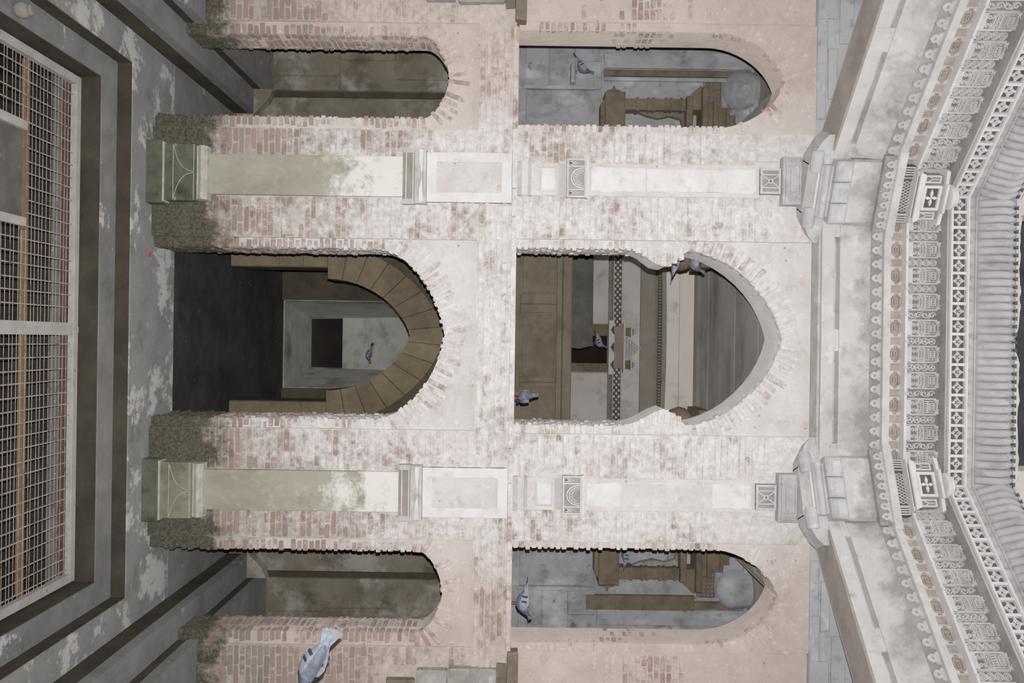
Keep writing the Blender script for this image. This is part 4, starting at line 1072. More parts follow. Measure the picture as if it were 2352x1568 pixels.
# corner blocks and corner friezes
for deg, nm, wh in CORN:
    cb = side_root('trim_corner_block_' + nm, deg, 'big grey block of three stones at the %s corner of the beams' % wh, 'block', MB().cbox(-0.30, 0.30, 3.63, 4.15, 3.15, 3.44, 0.02), 'beam', False)
    for k in range(3):
        a = -0.30 + 0.2 * k
        MB().cbox(a + 0.004, a + 0.196, 3.60, 4.1, 3.0, 3.155, 0.016).obj('block_stone', 'capital', cb)
        MB().box(a + 0.05, a + 0.16, 3.597, 3.62, 3.06, 3.14).obj('sunk_field', 'beam', cb)
    for q in (-1, 1):
        MB().box(q * 0.3 - 0.012, q * 0.3 + 0.012, 3.64, 3.9, 3.16, 3.42).obj('side_joint', 'beam_dark', cb)
    cp = side_root('trim_corner_capital_' + nm, deg, 'scrolled grey bracket capital carrying the %s corner block' % wh, 'capital', MB().extrude_x([(3.70, 2.93), (3.68, 2.985), (3.68, 3.0), (4.15, 3.0), (4.15, 2.80), (3.80, 2.80), (3.765, 2.84), (3.73, 2.865), (3.745, 2.89), (3.70, 2.90)], -0.24, 0.24), 'capital', True)
    MB().box(-0.225, 0.225, 3.72, 3.75, 2.872, 2.892).obj('pale_fillet', 'carve_bright', cp)
    MB().extrude_x([(3.69, 2.91), (3.665, 2.93), (3.66, 2.96), (3.68, 2.985), (3.8, 2.985), (3.8, 2.91)], -0.25, 0.25).obj('torus', 'capital', cp, True)
    for q in (-1, 1):
        # bracket arms reaching along the wall and under the slanting beam
        arm = MB().prism([(q * 0.23, 2.80), (q * 0.30, 2.80), (q * 0.46, 2.88), (q * 0.52, 2.94), (q * 0.52, 3.0), (q * 0.23, 3.0)], 3.74, 3.98)
        arm.obj('bracket_arm', 'capital', cp)
        MB().lathe([(0.05, -0.1), (0.06, -0.08), (0.06, 0.08), (0.05, 0.1)], 0, 0, 12).obj('arm_roll', 'capital', cp, True).matrix_local = Matrix.Translation((q * 0.27, 3.76, 2.86)) @ Matrix.Rotation(math.pi / 2, 4, 'Y')
    pb = side_root('trim_corner_petals_' + nm, deg, 'short run of hanging petals under a bright fillet on the %s corner' % wh, 'frieze', MB().box(-0.36, 0.36, 3.575, 3.9, 3.421, 3.545), 'soot')
    for k in range(7):
        link('hanging_petal', PETAL, pb, (-0.33 + 0.66 * (k + 0.5) / 7, 3.574, 3.482), None, (0.9, 1, 1))
    MB().cbox(-0.40, 0.40, 3.53, 3.9, 3.531, 3.608, 0.004).obj('corner_fillet', 'carve', pb)
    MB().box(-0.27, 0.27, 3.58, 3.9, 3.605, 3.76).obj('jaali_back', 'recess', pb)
    jl = MB()
    for k in range(10):
        x = -0.13 + 0.26 * k / 9
        jl.ribbon([(x, 3.612), (x + 0.03, 3.66), (x, 3.708)], 0.006, 3.565, 3.585).ribbon([(x + 0.03, 3.612), (x, 3.66), (x + 0.03, 3.708)], 0.006, 3.565, 3.585)
    jl.rect(-0.165, 0.185, 3.607, 3.715, 0.008, 3.563, 3.585)
    jl.obj('small_jaali', 'carve', pb)
    MB().prism([(-0.25, 3.705), (0.25, 3.705), (0.23, 3.722), (-0.23, 3.722)], 3.49, 3.6).obj('corbel_strip', 'carve', pb)
    bl = MB()
    for q in (-1, 1):
        for k in range(4): bl.box(q * (0.19 + 0.022 * k) - 0.005, q * (0.19 + 0.022 * k) + 0.005, 3.565, 3.6, 3.612, 3.712)
    bl.obj('baluster_row', 'carve', pb)
    # miniature shrine
    a = math.radians(deg); O = Vector((-math.sin(a) * 3.5, YC0 + math.cos(a) * 3.5, 3.72))
    sh = tag(empty('miniature_shrine', O, (0, 0, a)), 'tiny carved shrine with a ribbed dome cap on the %s corner of the frieze' % wh, 'carving')
    def SH(mb, name, mat, sm=False): return mb.obj(name, mat, sh, sm)
    SH(MB().box(-0.2, 0.2, -0.02, 0.25, 0.0, 0.30), 'body', 'carve_bg')
    SH(MB().prism([(-0.235, 0.0), (0.235, 0.0), (0.215, 0.045), (0.17, 0.05), (-0.17, 0.05), (-0.215, 0.045)], -0.05, 0.2), 'ledge', 'carve_bright')
    SH(MB().rect(-0.115, 0.115, 0.05, 0.215, 0.024, -0.055, -0.015), 'window_frame', 'carve_bright')
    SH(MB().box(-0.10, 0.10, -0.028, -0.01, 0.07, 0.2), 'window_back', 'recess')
    fm = MB()
    for k in range(4):
        t = k * math.pi / 2 + 0.0
        c, s_ = math.cos(t), math.sin(t)
        fm.prism([(0, 0.132), (0.04 * c - 0.016 * s_, 0.132 + 0.033 * s_ + 0.013 * c), (0.078 * c, 0.132 + 0.058 * s_), (0.04 * c + 0.016 * s_, 0.132 + 0.033 * s_ - 0.013 * c)], -0.05, -0.02)
    fm.ball((0, -0.045, 0.132), 0.012, 0.012, 0.012, 8, 5)
    SH(fm, 'window_flower', 'carve_bright')
    for q in (-1, 1):
        SH(MB().rect(*sorted((q * 0.135, q * 0.205)), 0.05, 0.20, 0.014, -0.035, 0.02).ribbon([(q * 0.145, 0.08), (q * 0.17, 0.125), (q * 0.20, 0.09)], 0.01, -0.03, 0.02).ribbon([(q * 0.17, 0.125), (q * 0.17, 0.18)], 0.008, -0.03, 0.02), 'side_window', 'carve')
        SH(MB().prism([(q * 0.13, 0.235), (q * 0.26, 0.225), (q * 0.24, 0.26), (q * 0.13, 0.262)], -0.06, 0.1), 'side_eave', 'carve_bright')
    SH(MB().cbox(-0.135, 0.135, -0.095, 0.1, 0.235, 0.262, 0.006), 'eave', 'carve_bright')
    SH(MB().box(-0.10, 0.10, -0.05, 0.1, 0.262, 0.285), 'neck', 'carve_bg')
    dome = MB().lathe([(0.085, 0.285), (0.112, 0.295), (0.12, 0.315), (0.11, 0.335), (0.086, 0.342), (0.088, 0.35), (0.09, 0.362), (0.07, 0.378), (0.03, 0.386), (0.016, 0.402), (0.004, 0.412)], 0, -0.01, 24)
    SH(dome, 'dome_cap', 'carve_bright', True)

# storey above the lotus moulding, only its foot in view
w = struct(MB().box(-6, 6, 10.6, 10.8, 4.6, 8.2).obj('wall_top', 'upper_dark'), 'dark wall of the top storey glimpsed beyond the lotus moulding', 'wall')
struct(MB().box(-6, 6, 8.25, 10.7, 4.45, 4.62).box(-6, -3.6, -1.4, 8.25, 4.45, 4.62).box(3.6, 6, -1.4, 8.25, 4.45, 4.62).box(-3.6, 3.6, -1.4, 0.9, 4.45, 4.62).obj('floor_top', 'dry_floor'), 'stone floor of the top storey around the open shaft', 'floor')
for sg, nm in ((-1, 'left'), (1, 'right')):
    xa, xb = sorted((sg * 1.33, sg * 1.72))
    struct(MB().cbox(xa, xb, 8.6, 9.0, 4.62, 8.2, 0.01).obj('wall_top_pier_' + nm, 'cream'), 'pale cream pier of the top storey at the %s end of the lotus moulding' % ('upper' if sg < 0 else 'lower'), 'pier')
# rest of the shaft, out of frame: plain walls that close it in
struct(MB().box(-3.95, -3.85, -1.3, 8.3, -3.7, 4.5).obj('wall_left', 'shaft_wall'), 'plain side wall of the shaft on the top edge side', 'wall')
struct(MB().box(3.85, 3.95, -1.3, 8.3, -3.7, 4.5).obj('wall_right', 'shaft_wall'), 'plain side wall of the shaft on the bottom edge side', 'wall')
struct(MB().box(-3.95, 3.95, -1.4, -1.3, -5.0, 4.5).obj('wall_near', 'shaft_wall'), 'plain wall behind the photographer', 'wall')
struct(MB().box(-3.95, 3.95, -1.3, 1.6, -5.05, -3.6).obj('floor_near', 'tread'), 'stone landing below the photographer', 'floor')
for k, deg in enumerate((90, 135, 180, 225, 270)):
    o = mould([(3.5, 3.0), (3.45, 3.4), (3.3, 4.06), (3.24, 4.3), (3.24, 4.68), (4.2, 4.68), (4.2, 3.0)]).obj('trim_near_beam_%d' % (k + 1), 'beam')
    o.location = (0, YC0, 0); o.rotation_euler = (0, 0, math.radians(deg))
    struct(o, 'plain length of the beam ring outside the picture', 'beam')

# ------------------------------------------------------------------ upper gallery seen through the arches
YG = 10.50
def upper_room(sg, nm):
    wh = 'top' if sg < 0 else 'bottom'
    a, b = sorted((sg * 1.75, sg * 3.9))
    w = struct(MB().box(a, b, YG, YG + 0.2, 0.0, 3.12).obj('wall_gallery_' + nm, 'gallery_wall'), 'blue grey back wall inside the narrow upper arch at the %s of the photo' % wh, 'wall')
    X = lambda q: sg * q
    def B(x0, x1, y0, y1, z0, z1, name, mat, c=0.006):
        p, q = sorted((X(x0), X(x1)))
        return MB().cbox(p, q, y0, y1, z0, z1, c).obj(name, mat, w)
    # smooth dado slabs and the posts at the outer corner
    for (x0, x1, z0, z1) in ((2.35, 3.13, 0.14, 1.09), (1.8, 2.345, 0.14, 1.09)):
        B(x0, x1, YG - 0.02, YG + 0.05, z0, z1, 'dado_slab', 'gallery_wall')
    B(1.8, 3.14, YG - 0.05, YG + 0.05, 0.03, 0.135, 'skirting_stone', 'gallery_wall')
    for (z0, z1, x0, x1) in ((0.12, 0.42, 3.15, 3.75), (0.425, 0.75, 3.15, 3.75), (0.755, 1.09, 3.15, 3.5)):
        B(x0, x1, YG - 0.05, YG + 0.05, z0, z1, 'corner_stone', 'gallery_wall', 0.012)
    B(3.14, 3.19, YG - 0.07, YG, 0.1, 1.0, 'corner_strip', 'gallery_wall')
    for (x0, x1, mat) in ((3.26, 3.30, 'gallery_wall'), (3.32, 3.40, 'niche_brown'), (3.42, 3.62, 'gallery_wall')):
        B(x0, x1, YG - 0.05, YG + 0.03, 1.12, 3.05, 'wall_moulding', mat)
    if sg > 0:
        B(3.24, 3.42, YG - 0.07, YG + 0.02, 0.98, 2.35, 'dark_moulding', 'niche_brown')
    # square carved panel and openwork panel
    B(3.03, 3.24, YG - 0.02, YG, 1.13, 1.36, 'square_panel', 'gallery_wall')
    cx, cz = X(3.135), 1.245
    MB().prism([(cx - 0.075, cz), (cx - 0.02, cz - 0.025), (cx, cz - 0.095), (cx + 0.02, cz - 0.025), (cx + 0.075, cz), (cx + 0.02, cz + 0.025), (cx, cz + 0.095), (cx - 0.02, cz + 0.025)], YG - 0.035, YG - 0.01).obj('carved_diamond', 'niche_brown', w)
    B(2.90, 3.26, YG - 0.012, YG, 2.40, 2.60, 'openwork_panel', 'niche_brown')
    mm = MB().rect(*sorted((X(2.88), X(3.28))), 2.38, 2.62, 0.022, YG - 0.035, YG)
    for i in range(7):
        for j in range(4):
            x, z = X(2.93 + i * 0.05), 2.425 + j * 0.05
            mm.prism([(x - 0.016, z), (x, z - 0.016), (x + 0.016, z), (x, z + 0.016)], YG - 0.03, YG - 0.008)
    mm.obj('openwork_grid', 'carve_bg', w)
    # pot-bellied boss near the ceiling
    MB().lathe([(0.05, 2.62), (0.16, 2.66), (0.24, 2.74), (0.26, 2.83), (0.25, 2.93), (0.25, 3.05)], X(3.16), YG + 0.05, 18).obj('ceiling_boss', 'gallery_wall', w, True)
    B(2.2, 3.7, YG - 0.06, YG + 0.02, 2.97, 3.02, 'ceiling_strip', 'gallery_wall')
    # shrine niche
    NX = X(2.545); O = Vector((NX, YG, 1.0))
    n = tag(empty('wall_niche', O), 'brown carved shrine niche inside the narrow upper arch near the %s of the photo' % wh, 'niche')
    def N(mb, name, mat='niche_brown', par=None, sm=False):
        me = mb.mesh(name, mat, sm); me.transform(Matrix.Translation(-O)); return link(name, me, par or n)
    N(MB().cbox(NX - 0.50, NX + 0.50, YG - 0.30, YG, 1.11, 1.36, 0.01), 'sill')
    N(MB().prism([(NX - 0.42, 1.11), (NX + 0.42, 1.11), (NX + 0.36, 1.06), (NX - 0.36, 1.06)], YG - 0.24, YG), 'sill_moulding')
    N(MB().box(NX - 0.30, NX + 0.30, YG - 0.03, YG, 1.36, 2.15), 'niche_back', 'gallery_wall')
    for q in (-1, 1):
        c = NX + q * 0.37
        pil = N(MB().box(c - 0.07, c + 0.07, YG - 0.22, YG, 1.36, 2.12), 'pillar')
        for zz in (1.50, 1.64, 1.70, 1.86, 1.92, 2.05):
            N(MB().box(c - 0.083, c + 0.083, YG - 0.235, YG, zz, zz + 0.035), 'pillar_band', 'niche_brown', pil)
        N(MB().prism([(c - q * 0.07, 2.12), (c + q * 0.07, 2.12), (c + q * 0.20, 2.26), (c + q * 0.235, 2.30), (c + q * 0.10, 2.36), (c - q * 0.07, 2.36)], YG - 0.26, YG), 'bracket_capital')
    arch = [(NX - 0.30, 2.15), (NX - 0.30, 1.55)] + [(NX - 0.30 + 0.075 * math.sin(math.pi * t), 1.55 + 0.5 * t) for t in (0.2, 0.5, 0.8)] + [(NX - 0.22, 2.08), (NX, 2.13), (NX + 0.22, 2.08)] + [(NX + 0.30 - 0.075 * math.sin(math.pi * t), 1.55 + 0.5 * t) for t in (0.8, 0.5, 0.2)] + [(NX + 0.30, 1.55), (NX + 0.30, 2.15)]
    N(MB().prism(arch, YG - 0.12, YG - 0.03), 'niche_arch', 'dim_stone')
    N(MB().cbox(NX - 0.46, NX + 0.46, YG - 0.28, YG, 2.12, 2.2, 0.01), 'lintel')
    N(MB().cbox(NX - 0.56, NX + 0.56, YG - 0.36, YG, 2.30, 2.37, 0.01), 'eave')
    for k, (hw, z0, z1) in enumerate(((0.40, 2.37, 2.46), (0.42, 2.47, 2.53), (0.35, 2.53, 2.63), (0.36, 2.64, 2.68), (0.27, 2.68, 2.76), (0.18, 2.77, 2.83))):
        N(MB().cbox(NX - hw, NX + hw, YG - 0.22 + k * 0.018, YG, z0, z1, 0.006), 'spire_tier')
    N(MB().lathe([(0.05, 2.83), (0.10, 2.86), (0.11, 2.89), (0.05, 2.92), (0.03, 2.95), (0.005, 2.98)], NX, YG - 0.08, 12), 'finial', 'niche_brown', None, True)
    N(MB().ball((NX, YG - 0.09, 1.72), 0.10, 0.05, 0.13, 10, 8), 'carved_boss', 'niche_brown', None, True)
    struct(MB().box(*sorted((X(3.86), X(3.95))), 8.66, YG + 0.2, 0.0, 3.2).box(*sorted((X(1.72), X(1.76))), 9.6, YG + 0.2, 0.0, 3.2).obj('wall_gallery_side_' + nm, 'gallery_wall'), 'side walls of the room behind the narrow upper arch, %s' % wh, 'wall')
    struct(MB().box(*sorted((X(1.72), X(3.95))), 8.6, YG + 0.2, 3.08, 3.25).obj('ceiling_gallery_' + nm, 'plank'), 'stone ceiling of the room behind the narrow upper arch, %s' % wh, 'ceiling')
upper_room(-1, 'left'); upper_room(1, 'right')

# middle: parapet, ceiling slabs, far pavilion wall
O = Vector((0, 10.6, 0.02))
pp = tag(empty('stone_parapet', O), 'brown panelled stone parapet across the middle upper arch', 'parapet')
def PP(x0, x1, y0, y1, z0, z1, name, mat='parapet', c=0.008):
    me = MB().cbox(x0, x1, y0, y1, z0, z1, c).mesh(name, mat); me.transform(Matrix.Translation(-O)); return link(name, me, pp)
PP(-1.72, 1.72, 10.64, 10.8, 0.02, 0.76, 'backing')
PP(-1.72, 1.72, 10.57, 10.72, 0.565, 0.635, 'lower_rail'); PP(-1.72, 1.72, 10.54, 10.76, 0.64, 0.76, 'top_rail', 'parapet', 0.015)
PP(-1.72, 1.72, 10.58, 10.72, 0.02, 0.10, 'foot_rail')
for (x0, x1) in ((-1.70, -1.16), (-1.06, -0.56), (-0.31, 0.50), (0.64, 1.12), (1.2, 1.7)):
    PP(x0 + 0.014, x1 - 0.014, 10.615, 10.7, 0.125, 0.545, 'sunk_panel')
for (x0, x1) in ((-1.155, -1.065), (-0.555, -0.43), (-0.425, -0.315), (0.505, 0.57), (0.575, 0.635), (1.125, 1.195)):
    PP(x0, x1, 10.585, 10.7, 0.105, 0.56, 'post')
ps = tag(MB().cbox(-1.28, 0.115, 12.3, 12.5, 0.022, 1.20, 0.01).obj('broken_slab', 'slab_dark'), 'dark speckled upright slab behind the parapet, with a chipped end', 'slab')
MB().prism([(0.11, 0.6), (0.11, 1.17), (0.15, 1.0), (0.13, 0.86), (0.16, 0.7)], 12.32, 12.48).obj('chipped_end', 'slab_dark', ps)
cl = struct(MB().box(-2.7, 2.7, 8.6, 12.6, 2.80, 2.95).obj('ceiling_gallery_middle', 'plank'), 'ceiling of long grey stone slabs above the middle upper arch', 'ceiling')
for (a, b) in ((8.78, 9.19), (9.2, 9.61), (9.62, 10.18), (10.19, 10.93), (10.94, 11.54), (11.55, 12.2)):
    MB().box(-2.6, 2.6, a, b - 0.012, 2.73 + U(0, 0.015), 2.82).obj('ceiling_slab', 'plank', cl)
bowm = MB()
xs = [-2.4 + 4.8 * k / 24 for k in range(25)]
bowm.prism([(x, 2.27 + 0.030 * (1 - (x / 1.3) ** 2) - 0.02) for x in xs] + [(2.4, 2.46), (-2.4, 2.46)], 12.2, 12.55)
rb = struct(bowm.obj('trim_rose_beam', 'rose_beam'), 'pale rose stone beam, slightly bowed, below the ceiling slabs', 'beam')
MB().box(-2.4, 2.4, 12.19, 12.5, 2.465, 2.675).obj('upper_course', 'rose_beam', rb)
MB().box(-2.4, 2.4, 12.0, 12.3, 2.68, 2.75).obj('dark_gap_strip', 'plank', rb)
fw = struct(MB().box(-2.6, 2.6, 14.06, 14.2, 0.02, 3.0).obj('wall_far_pavilion', 'brown_far'), 'pale far wall with bands of carving deep inside the middle upper arch', 'wall')
def FW(x0, x1, y0, y1, z0, z1, name, mat, c=0.006): return MB().cbox(x0, x1, y0, y1, z0, z1, c).obj(name, mat, fw)
FW(-2.6, -0.26, 14.0, 14.1, 0.9, 1.62, 'pale_course', 'pale_far'); FW(0.56, 2.6, 14.0, 14.1, 0.3, 1.62, 'pale_course', 'pale_far')
FW(-2.6, 2.6, 14.0, 14.1, 1.86, 2.16, 'pale_course', 'pale_far'); FW(-2.6, 2.6, 14.02, 14.1, 2.17, 2.42, 'brown_course', 'brown_far')
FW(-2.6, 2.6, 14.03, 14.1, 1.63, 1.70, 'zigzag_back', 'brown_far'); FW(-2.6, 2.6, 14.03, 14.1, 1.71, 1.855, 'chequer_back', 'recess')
zz = MB(); ck = MB(); dk = MB()
k = 0; x = -2.2
while x < 2.2:
    zz.prism([(x, 1.70), (x + 0.07, 1.70), (x + 0.035, 1.655)], 14.0, 14.05)
    for r_ in range(3):
        if (k + r_) % 2 == 0:
            q = 1.735 + r_ * 0.042
            ck.prism([(x, q), (x + 0.03, q - 0.024), (x + 0.06, q), (x + 0.03, q + 0.024)], 14.0, 14.05)
    dk.ring(x, 2.50, 0.035, 0.014, 14.0, 14.04, 6)
    x += 0.0505; k += 1
zz.obj('zigzag_edge', 'carve_bg', fw); ck.rect(-2.4, 2.4, 1.705, 1.86, 0.014, 14.0, 14.05).obj('chequer_band', 'pale_far', fw)
dk.obj('carved_dark_strip', 'niche_brown', fw)
nc = Vector((0.14, 14.0, 0.9))
fnn = tag(empty('far_niche', nc), 'small dark balcony niche with a notched white eave, deep inside the middle upper arch', 'niche')
fnn.location.y -= 0.03
def FN(mb, name, mat, sm=False):
    me = mb.mesh(name, mat, sm); me.transform(Matrix.Translation(-nc)); return link(name, me, fnn)
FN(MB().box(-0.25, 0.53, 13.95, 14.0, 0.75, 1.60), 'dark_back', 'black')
FN(MB().box(-0.25, -0.06, 13.86, 14.0, 1.18, 1.60).box(0.40, 0.53, 13.86, 14.0, 0.75, 1.60), 'side_post', 'niche_brown')
ev = [(-0.32, 1.61), (0.58, 1.61), (0.58, 1.70), (0.50, 1.70)]
for c in (0.42, 0.13, -0.16): ev += [(c + 0.09, 1.70), (c, 1.635), (c - 0.09, 1.70)]
ev += [(-0.32, 1.70)]
FN(MB().prism(ev, 13.78, 13.95), 'notched_eave', 'carve_bright')
FN(MB().box(-0.22, 0.48, 13.84, 14.0, 1.70, 1.86), 'upper_block', 'brown_far')
FN(MB().box(-0.27, 0.55, 13.80, 14.0, 1.86, 1.885), 'white_ledge', 'carve_bright')
for c in (-0.13, 0.42):
    FN(MB().box(c - 0.07, c + 0.07, 13.86, 14.0, 1.885, 2.0), 'small_post', 'niche_brown')
    FN(MB().box(c - 0.085, c + 0.085, 13.84, 14.0, 1.985, 2.005).box(c - 0.05, c + 0.05, 13.86, 14.0, 2.03, 2.045).box(c - 0.03, c + 0.03, 13.88, 14.0, 2.06, 2.10), 'post_cap', 'carve')
tri = MB()
for i in range(6):
    for j in range(6 - i):
        tri.ring(0.14 + (j - (5 - i) / 2) * 0.062, 1.915 + i * 0.045, 0.024, 0.010, 13.93, 14.0, 8)
FN(tri, 'carved_pediment', 'carve')
struct(MB().box(-2.7, -2.6, 10.72, 14.2, 0, 3).box(2.6, 2.7, 10.72, 14.2, 0, 3).obj('wall_pavilion_side', 'brown_far'), 'side walls of the middle upper gallery', 'wall')
for sg in (-1, 1):
    X = sg * 1.12; O = Vector((X, 9.30, 0.02))
    c = struct(empty('pillar_gallery' + ('_left' if sg < 0 else '_right'), O), 'dark brown bulging capital of the gallery pillar at the %s edge of the middle upper arch' % ('upper' if sg < 0 else 'lower'), 'pillar')
    for (mb, name, sm) in ((MB().box(X - 0.14, X + 0.14, 9.16, 9.44, 0.02, 1.7), 'shaft', False),
                           (MB().lathe([(0.16, 1.70), (0.25, 1.74), (0.33, 1.80), (0.36, 1.88), (0.34, 1.96), (0.28, 2.02), (0.26, 2.06)], X, 9.3, 20), 'bowl', True),
                           (MB().cbox(X - 0.34, X + 0.34, 8.98, 9.62, 2.05, 2.17, 0.02), 'abacus', False),
                           (MB().box(X - 0.2, X + 0.2, 9.1, 9.5, 2.17, 2.74), 'stub', False)):
        me = mb.mesh(name, 'niche_brown', sm); me.transform(Matrix.Translation(-O)); link(name, me, c)

# ------------------------------------------------------------------ pigeons
def pig_ring(x, z, ry, rz, n=14):
    return [(x, ry * math.cos(k * 2 * math.pi / n), z + rz * math.sin(k * 2 * math.pi / n)) for k in range(n)]
BODY = MB().loft([pig_ring(-0.125, 0.012, 0.010, 0.006), pig_ring(-0.10, 0.010, 0.028, 0.018), pig_ring(-0.06, 0.003, 0.046, 0.038), pig_ring(-0.01, -0.002, 0.058, 0.054), pig_ring(0.04, 0.002, 0.056, 0.058), pig_ring(0.075, 0.018, 0.044, 0.050), pig_ring(0.098, 0.042, 0.031, 0.036), pig_ring(0.112, 0.066, 0.024, 0.026), pig_ring(0.124, 0.086, 0.023, 0.023), pig_ring(0.138, 0.094, 0.021, 0.021), pig_ring(0.150, 0.093, 0.013, 0.014), pig_ring(0.156, 0.091, 0.006, 0.007)]).mesh('body', 'feather', True)
NECK = MB().loft([pig_ring(0.070, 0.018, 0.0465, 0.052), pig_ring(0.085, 0.030, 0.040, 0.045), pig_ring(0.099, 0.044, 0.0325, 0.0375), pig_ring(0.112, 0.066, 0.0255, 0.0275), pig_ring(0.118, 0.076, 0.0235, 0.025)]).mesh('neck_feathers', 'feather_neck', True)
BEAK = MB().loft([[(0.152, 0.006, 0.094), (0.152, -0.006, 0.094), (0.152, 0, 0.084)], [(0.172, 0.002, 0.086), (0.172, -0.002, 0.086), (0.172, 0, 0.082)]]).mesh('beak', 'beak')
EYE = MB().ball((0.140, 0.0195, 0.098), 0.0045, 0.003, 0.0045, 8, 6).ball((0.140, -0.0195, 0.098), 0.0045, 0.003, 0.0045, 8, 6).mesh('eyes', 'eye', True)
def tail_mesh(spread=0.018):
    m = MB()
    for k in range(7):
        a = (k - 3) / 3
        x1, y1 = -0.225 + abs(a) * 0.012, a * spread * 2.0
        y0 = a * 0.016
        m.add([(-0.10, y0 - 0.006, 0.014), (-0.10, y0 + 0.006, 0.016), (x1, y1 + 0.009, 0.006 + 0.002 * (k % 2)), (x1 - 0.006, y1, 0.005), (x1, y1 - 0.009, 0.004),
               (-0.10, y0 - 0.006, 0.010), (-0.10, y0 + 0.006, 0.011), (x1, y1 + 0.009, 0.003 + 0.002 * (k % 2)), (x1 - 0.006, y1, 0.002), (x1, y1 - 0.009, 0.001)],
              [(0, 1, 2, 3, 4), (5, 6, 7, 8, 9), (0, 1, 6, 5), (1, 2, 7, 6), (2, 3, 8, 7), (3, 4, 9, 8), (4, 0, 5, 9)])
    return m
TAIL = tail_mesh().mesh('tail', 'feather_dark'); TAIL_P = tail_mesh(0.030).mesh('tail', 'feather_pale')
def wing_mesh(s):
    secs = []
    for (x, z, h, y, t) in ((0.062, 0.016, 0.010, 0.046, 0.004), (0.045, 0.014, 0.034, 0.054, 0.008), (0.0, 0.014, 0.044, 0.059, 0.009), (-0.05, 0.014, 0.036, 0.051, 0.009), (-0.10, 0.014, 0.020, 0.034, 0.007), (-0.155, 0.012, 0.010, 0.018, 0.004), (-0.175, 0.010, 0.004, 0.012, 0.002)):
        secs.append([(x, s * (y + t * math.cos(a)), z + h * math.sin(a)) for a in [k * math.pi / 5 for k in range(10)]])
    return MB().loft(secs)
WING = {s: wing_mesh(s).mesh('wing', 'feather_pale', True) for s in (1, -1)}
BAR = {}
for s in (1, -1):
    m = MB()
    for (x0, x1) in ((-0.028, -0.012), (-0.072, -0.056)):
        m.loft([[(x0 + (x1 - x0) * t, s * (0.0695 - abs(x0 + 0.01) * 0.12 + 0.0 * t), 0.014 + h) for t in (0, 1)] + [(x0 + (x1 - x0) * t, s * 0.045, 0.014 + h) for t in (1, 0)] for h in (-0.026, 0.0, 0.022)])
    BAR[s] = m.mesh('wing_bars', 'feather_dark')
LEG = {}
for s in (1, -1):
    m = MB().tube((0.0, s * 0.024, -0.045), (0.006, s * 0.026, -0.098), 0.0045, 6, 0.003)
    for a in (-0.5, 0, 0.5, math.pi): m.tube((0.006, s * 0.026, -0.097), (0.006 + 0.03 * math.cos(a), s * 0.026 + 0.03 * math.sin(a), -0.101), 0.003, 5, 0.0015)
    LEG[s] = m.mesh('leg', 'foot')
def open_wing(s):
    m = MB()
    # inner wing then separate primaries
    m.loft([[(0.05, s * 0.04, 0.03), (-0.06, s * 0.04, 0.025), (-0.06, s * 0.04, 0.02), (0.05, s * 0.04, 0.018)], [(0.075, s * 0.15, 0.055), (-0.075, s * 0.14, 0.04), (-0.075, s * 0.14, 0.036), (0.075, s * 0.15, 0.045)], [(0.055, s * 0.22, 0.06), (-0.07, s * 0.19, 0.042), (-0.07, s * 0.19, 0.038), (0.055, s * 0.22, 0.053)]])
    for k in range(8):
        a = 0.25 + k * 0.20
        bx, by = 0.045 - k * 0.012, 0.20 - k * 0.006
        L_ = 0.20 - k * 0.013
        ex, ey = bx - L_ * math.sin(a) * 0.75, by + L_ * math.cos(a)
        px, py = math.cos(a) * 0.012, math.sin(a) * 0.75 * 0.012
        z0, z1 = 0.05 - k * 0.0015, 0.075 - k * 0.003
        m.add([(bx - px, s * (by - py), z0), (bx + px, s * (by + py), z0), (ex + px * 0.8, s * (ey + py * 0.8), z1), (ex - px * 0.8, s * (ey - py * 0.8), z1),
               (bx - px, s * (by - py), z0 - 0.004), (bx + px, s * (by + py), z0 - 0.004), (ex + px * 0.8, s * (ey + py * 0.8), z1 - 0.003), (ex - px * 0.8, s * (ey - py * 0.8), z1 - 0.003)],
              [(0, 1, 2, 3), (4, 5, 6, 7), (0, 1, 5, 4), (1, 2, 6, 5), (2, 3, 7, 6), (3, 0, 4, 7)])
    return m
OPEN = {s: open_wing(s).mesh('wing', 'feather') for s in (1, -1)}
def pigeon(loc, yaw, pitch, roll, label, flying=False, scale=1.0, wings=None, tail=None):
    """heading along +X at yaw 0; pitch lifts the head"""
    e = tag(empty('pigeon', loc), label, 'pigeon', 'pigeons in the stepwell')
    e.matrix_world = Matrix.Translation(loc) @ Matrix.Rotation(yaw, 4, 'Z') @ Matrix.Rotation(-pitch, 4, 'Y') @ Matrix.Rotation(roll, 4, 'X') @ Matrix.Scale(scale, 4)
    b = link('body', BODY, e)
    link('neck_feathers', NECK, e); link('beak', BEAK, e); link('eyes', EYE, e)
    link('tail', tail or TAIL, e)
    for s in (1, -1):
        if flying:
            w = link('wing', OPEN[s], e)
            if wings: w.rotation_euler = (s * wings, 0, 0)
        else:
            w = link('wing', WING[s], e); link('wing_bars', BAR[s], w); 
            if flying is False and pitch > -0.3: link('leg', LEG[s], e)
    return e
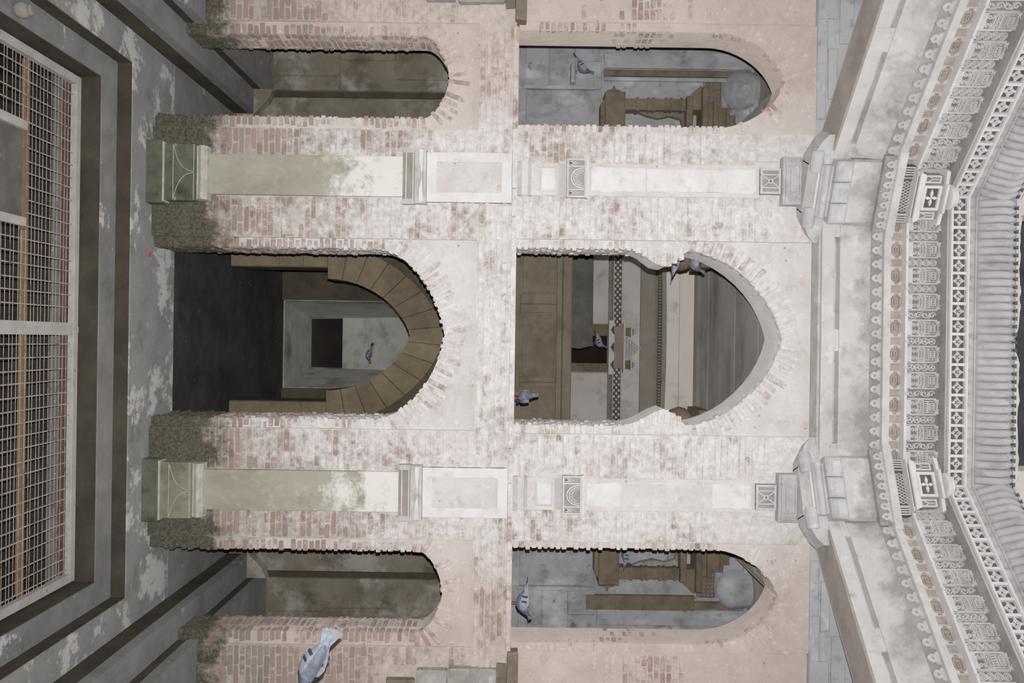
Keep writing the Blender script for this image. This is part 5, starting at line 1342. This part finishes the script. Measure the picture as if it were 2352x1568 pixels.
# ledge the first bird stands on
pigeon(P(1336, 155, 10.30), 0.0, 0.55, 0.0, 'pigeon perched on the back wall inside the narrow upper arch near the top', scale=0.92)
MB().cbox(-3.42, -3.18, 10.27, 10.5, P(1321, 150, 10.30).z - 0.05, P(1321, 150, 10.30).z, 0.01).obj('perch_stone', 'gallery_wall', bpy.data.objects['wall_gallery_left'])
pigeon(Vector((P(1190, 1380, 8.42).x, 8.42, 0.03 + 0.101 * 1.12)), 0.06, -0.18, 0.0, 'pigeon standing on the sill of the narrow upper arch near the bottom', scale=1.12)
pigeon(Vector((P(1195, 910, 8.6).x, 8.6, 0.03 + 0.10)), -math.pi / 2 - 0.25, 0.35, 0.0, 'pale pigeon standing on the sill of the middle upper arch, breast to the viewer', scale=1.0)
pigeon(P(847, 812, 13.6), 0.2, -0.35, 0.5, 'pigeon flying along the passage inside the middle lower arch', False, 0.85)
pigeon(P(717, 1522, 6.0), 0.0, -0.55, 1.0, 'large pigeon swooping close by with its tail fanned, at the bottom edge of the photo', False, 1.3, None, TAIL_P)
pigeon(P(1549, 603, 8.86), 2.7, 0.25, 0.0, 'pigeon huddled beside the broken springer of the middle upper arch', scale=0.95)
pigeon(P(1593, 606, 8.93), -0.4, 0.2, 0.0, 'pigeon on the pillar capital under the ceiling slabs of the middle upper arch', scale=0.85)
pigeon(Vector((P(1375, 785, 12.4).x, 12.4, 1.20 + 0.095)), 0.5, 0.35, 0.0, 'pigeon perched on the dark slab in front of the far niche', scale=0.95)
pigeon(Vector((P(1412, 1270, 10.35).x, 10.35, 1.36 + 0.10)), 2.9, 0.2, 0.0, 'pigeon sheltering in the shrine niche near the bottom of the photo')
# litter under the grate and along the passage floor
lm = MB().add([(-0.03, -0.018, 0), (0.025, -0.02, 0.004), (0.03, 0.015, 0.01), (-0.025, 0.02, 0.002)], [(0, 1, 2, 3)]).add([(-0.03, -0.018, 0.004), (0.025, -0.02, 0.008), (0.03, 0.015, 0.014), (-0.025, 0.02, 0.006)], [(0, 1, 2, 3)]).mesh('paper_scrap', 'litter')
lt = MB()
for k in range(150):
    x, y, a = U(-2.1, 2.1), U(5.2, 7.38), U(0, 3)
    s_ = U(0.3, 0.8)
    c, q = math.cos(a) * 0.03 * s_, math.sin(a) * 0.03 * s_
    lt.add([(x - c, y - q, -4.98), (x + q, y - c, -4.97), (x + c, y + q, -4.97), (x - q, y + c, -4.98), (x, y, -5.0)], [(0, 1, 2, 3), (0, 1, 4), (1, 2, 4), (2, 3, 4), (3, 0, 4)])
tag(lt.obj('litter', 'litter'), 'scattered white litter on the dark bottom of the well', 'litter', None, 'stuff')
for me_ in list(bpy.data.meshes):
    if me_.users == 0: bpy.data.meshes.remove(me_)
